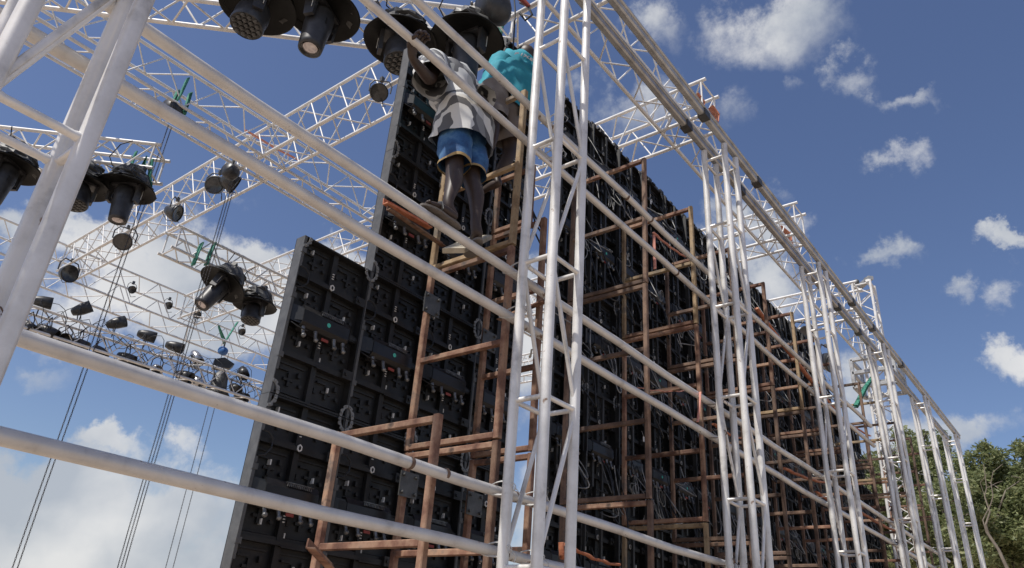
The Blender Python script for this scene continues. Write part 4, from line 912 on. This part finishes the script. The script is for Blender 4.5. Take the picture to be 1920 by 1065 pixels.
# ------------------------------------------------------------------ trees beyond the scaffold
def tree(base, blobs, label, n, seed, trunk=None, ls=.085):
    rr = random.Random(seed); t = thing('leafy_tree', label, 'tree', base, 'trees beyond the scaffold'); base = Vector(base)
    cl = []
    for (c, r) in blobs:
        k = int(34 * (r / 2.0) ** 1.2) + 6
        for i in range(k):
            d = V(rr.gauss(0, 1), rr.gauss(0, 1), rr.gauss(0, .8)).normalized() * r * rr.uniform(.35, 1.08)
            cl.append((Vector(c) + d, rr.uniform(.22, .62) * (r / 2.2) ** .4))
    tot = sum(q ** 2 for _, q in cl); vs = []; fs = []
    for (c, q) in cl:
        for i in range(int(n * q * q / tot)):
            d = V(rr.gauss(0, 1), rr.gauss(0, 1), rr.gauss(0, .75)); d = d.normalized() * q * rr.random() ** .45
            p = c + d; a = V(rr.gauss(0, 1), rr.gauss(0, 1), rr.gauss(0, .6)).normalized(); b_ = a.cross(V(rr.gauss(0, 1), rr.gauss(0, 1), rr.gauss(0, 1))).normalized(); s = ls * rr.uniform(.5, 1.1)
            o = len(vs); vs += [p - a * s, p + b_ * s * .42, p + a * s, p - b_ * s * .42]; fs.append((o, o + 1, o + 2, o + 3))
    b = MB(); b.add(vs, fs); b.build('crown', 'leaf', t)
    m = MB(); ct = sum((Vector(c) for c, r in blobs), V(0, 0, 0)) / len(blobs); fork = base.lerp(ct, .5); fork.x += rr.uniform(-.5, .5)
    m.path([base, base.lerp(fork, .5) + V(.15, .1, 0), fork], [.30, .24, .18], 10); m.build('trunk', 'bark', t)
    m = MB()
    for (c, r) in blobs:
        c = Vector(c); mid = fork.lerp(c, .5) + V(rr.uniform(-.5, .5), rr.uniform(-.5, .5), rr.uniform(-.2, .4)); m.path([fork, mid, c], [.14, .08, .04], 7)
        for i in range(5):
            q = c + V(rr.gauss(0, 1), rr.gauss(0, 1), rr.gauss(0, .7)).normalized() * r * .9; m.path([mid.lerp(c, rr.random()), c.lerp(q, .5) + V(0, 0, .1), q], [.045, .03, .012], 5)
    m.build('limbs', 'bark', t); return t
def T(x, y, d): return PD(x, y, d)
def tr_(cx, d, bl, label, n, seed, **k):
    g_ = T(cx, 1300, d); tree((g_.x, g_.y, GZ), [(T(x, y, d + dd), r) for x, y, r, dd in bl], label, n, seed, **k)
tr_(1690, 30, [(1705, 880, 1.2, 0), (1730, 845, .9, 1), (1680, 930, 1.6, -1), (1740, 940, 1.5, 0), (1640, 960, 1.2, 1), (1700, 1010, 1.8, 0), (1780, 1020, 1.6, 1)], 'leafy tree behind the last towers, reaching up left of them', 60000, 1)
tr_(1860, 27, [(1830, 900, 1.1, 0), (1880, 905, 1.3, 1), (1905, 880, .8, 0), (1850, 960, 1.7, -1), (1920, 960, 1.7, 0), (1800, 950, 1.2, 1), (1790, 990, 1.3, 0), (1960, 920, 1.6, 0), (1890, 1030, 1.6, 0)], 'broad leafy tree at the right edge, behind the bare pale branches', 75000, 2)
tr_(1610, 42, [(1612, 905, 1.6, 0), (1640, 880, 1.3, 2), (1600, 960, 2.2, 0), (1650, 1000, 2.4, 0), (1560, 960, 2.0, 0)], 'tree seen through the rusty frames under the green sling', 30000, 3, ls=.14)
tr_(1760, 36, [(1780, 1060, 2.4, 0), (1850, 1080, 2.4, 0), (1700, 1080, 2.4, 0), (1920, 1080, 2.4, 0), (1980, 1040, 2.6, 0)], 'low spreading tree along the bottom right', 50000, 4, ls=.11)
# bare branching trunk in front of them
b0 = T(1905, 1300, 20); t = thing('bare_sapling', 'thin bare pale tree with forked twisting branches at the lower right', 'tree', V(b0.x, b0.y, GZ))
m = MB(); P = lambda x, y: T(x, y, 20)
m.path([V(b0.x, b0.y, GZ), P(1895, 1080), P(1872, 1030), P(1852, 1000), P(1848, 985)], [.07, .04, .032, .03, .03], 8); m.build('trunk', 'bark', t)
m = MB()
for pts, r in (([(1848, 985), (1856, 960), (1846, 930), (1850, 915)], .04), ([(1850, 1000), (1843, 975), (1858, 945), (1862, 930), (1858, 905)], .03), ([(1850, 915), (1848, 900), (1846, 880), (1844, 870)], .022), ([(1858, 905), (1862, 885), (1880, 870)], .016), ([(1850, 915), (1870, 905), (1880, 902)], .014), ([(1846, 930), (1838, 905), (1850, 890)], .012)):
    m.path([P(*q) for q in pts], [r * .55 * (1 - .6 * i / len(pts)) for i in range(len(pts))], 7)
m.build('branches', 'bark', t)
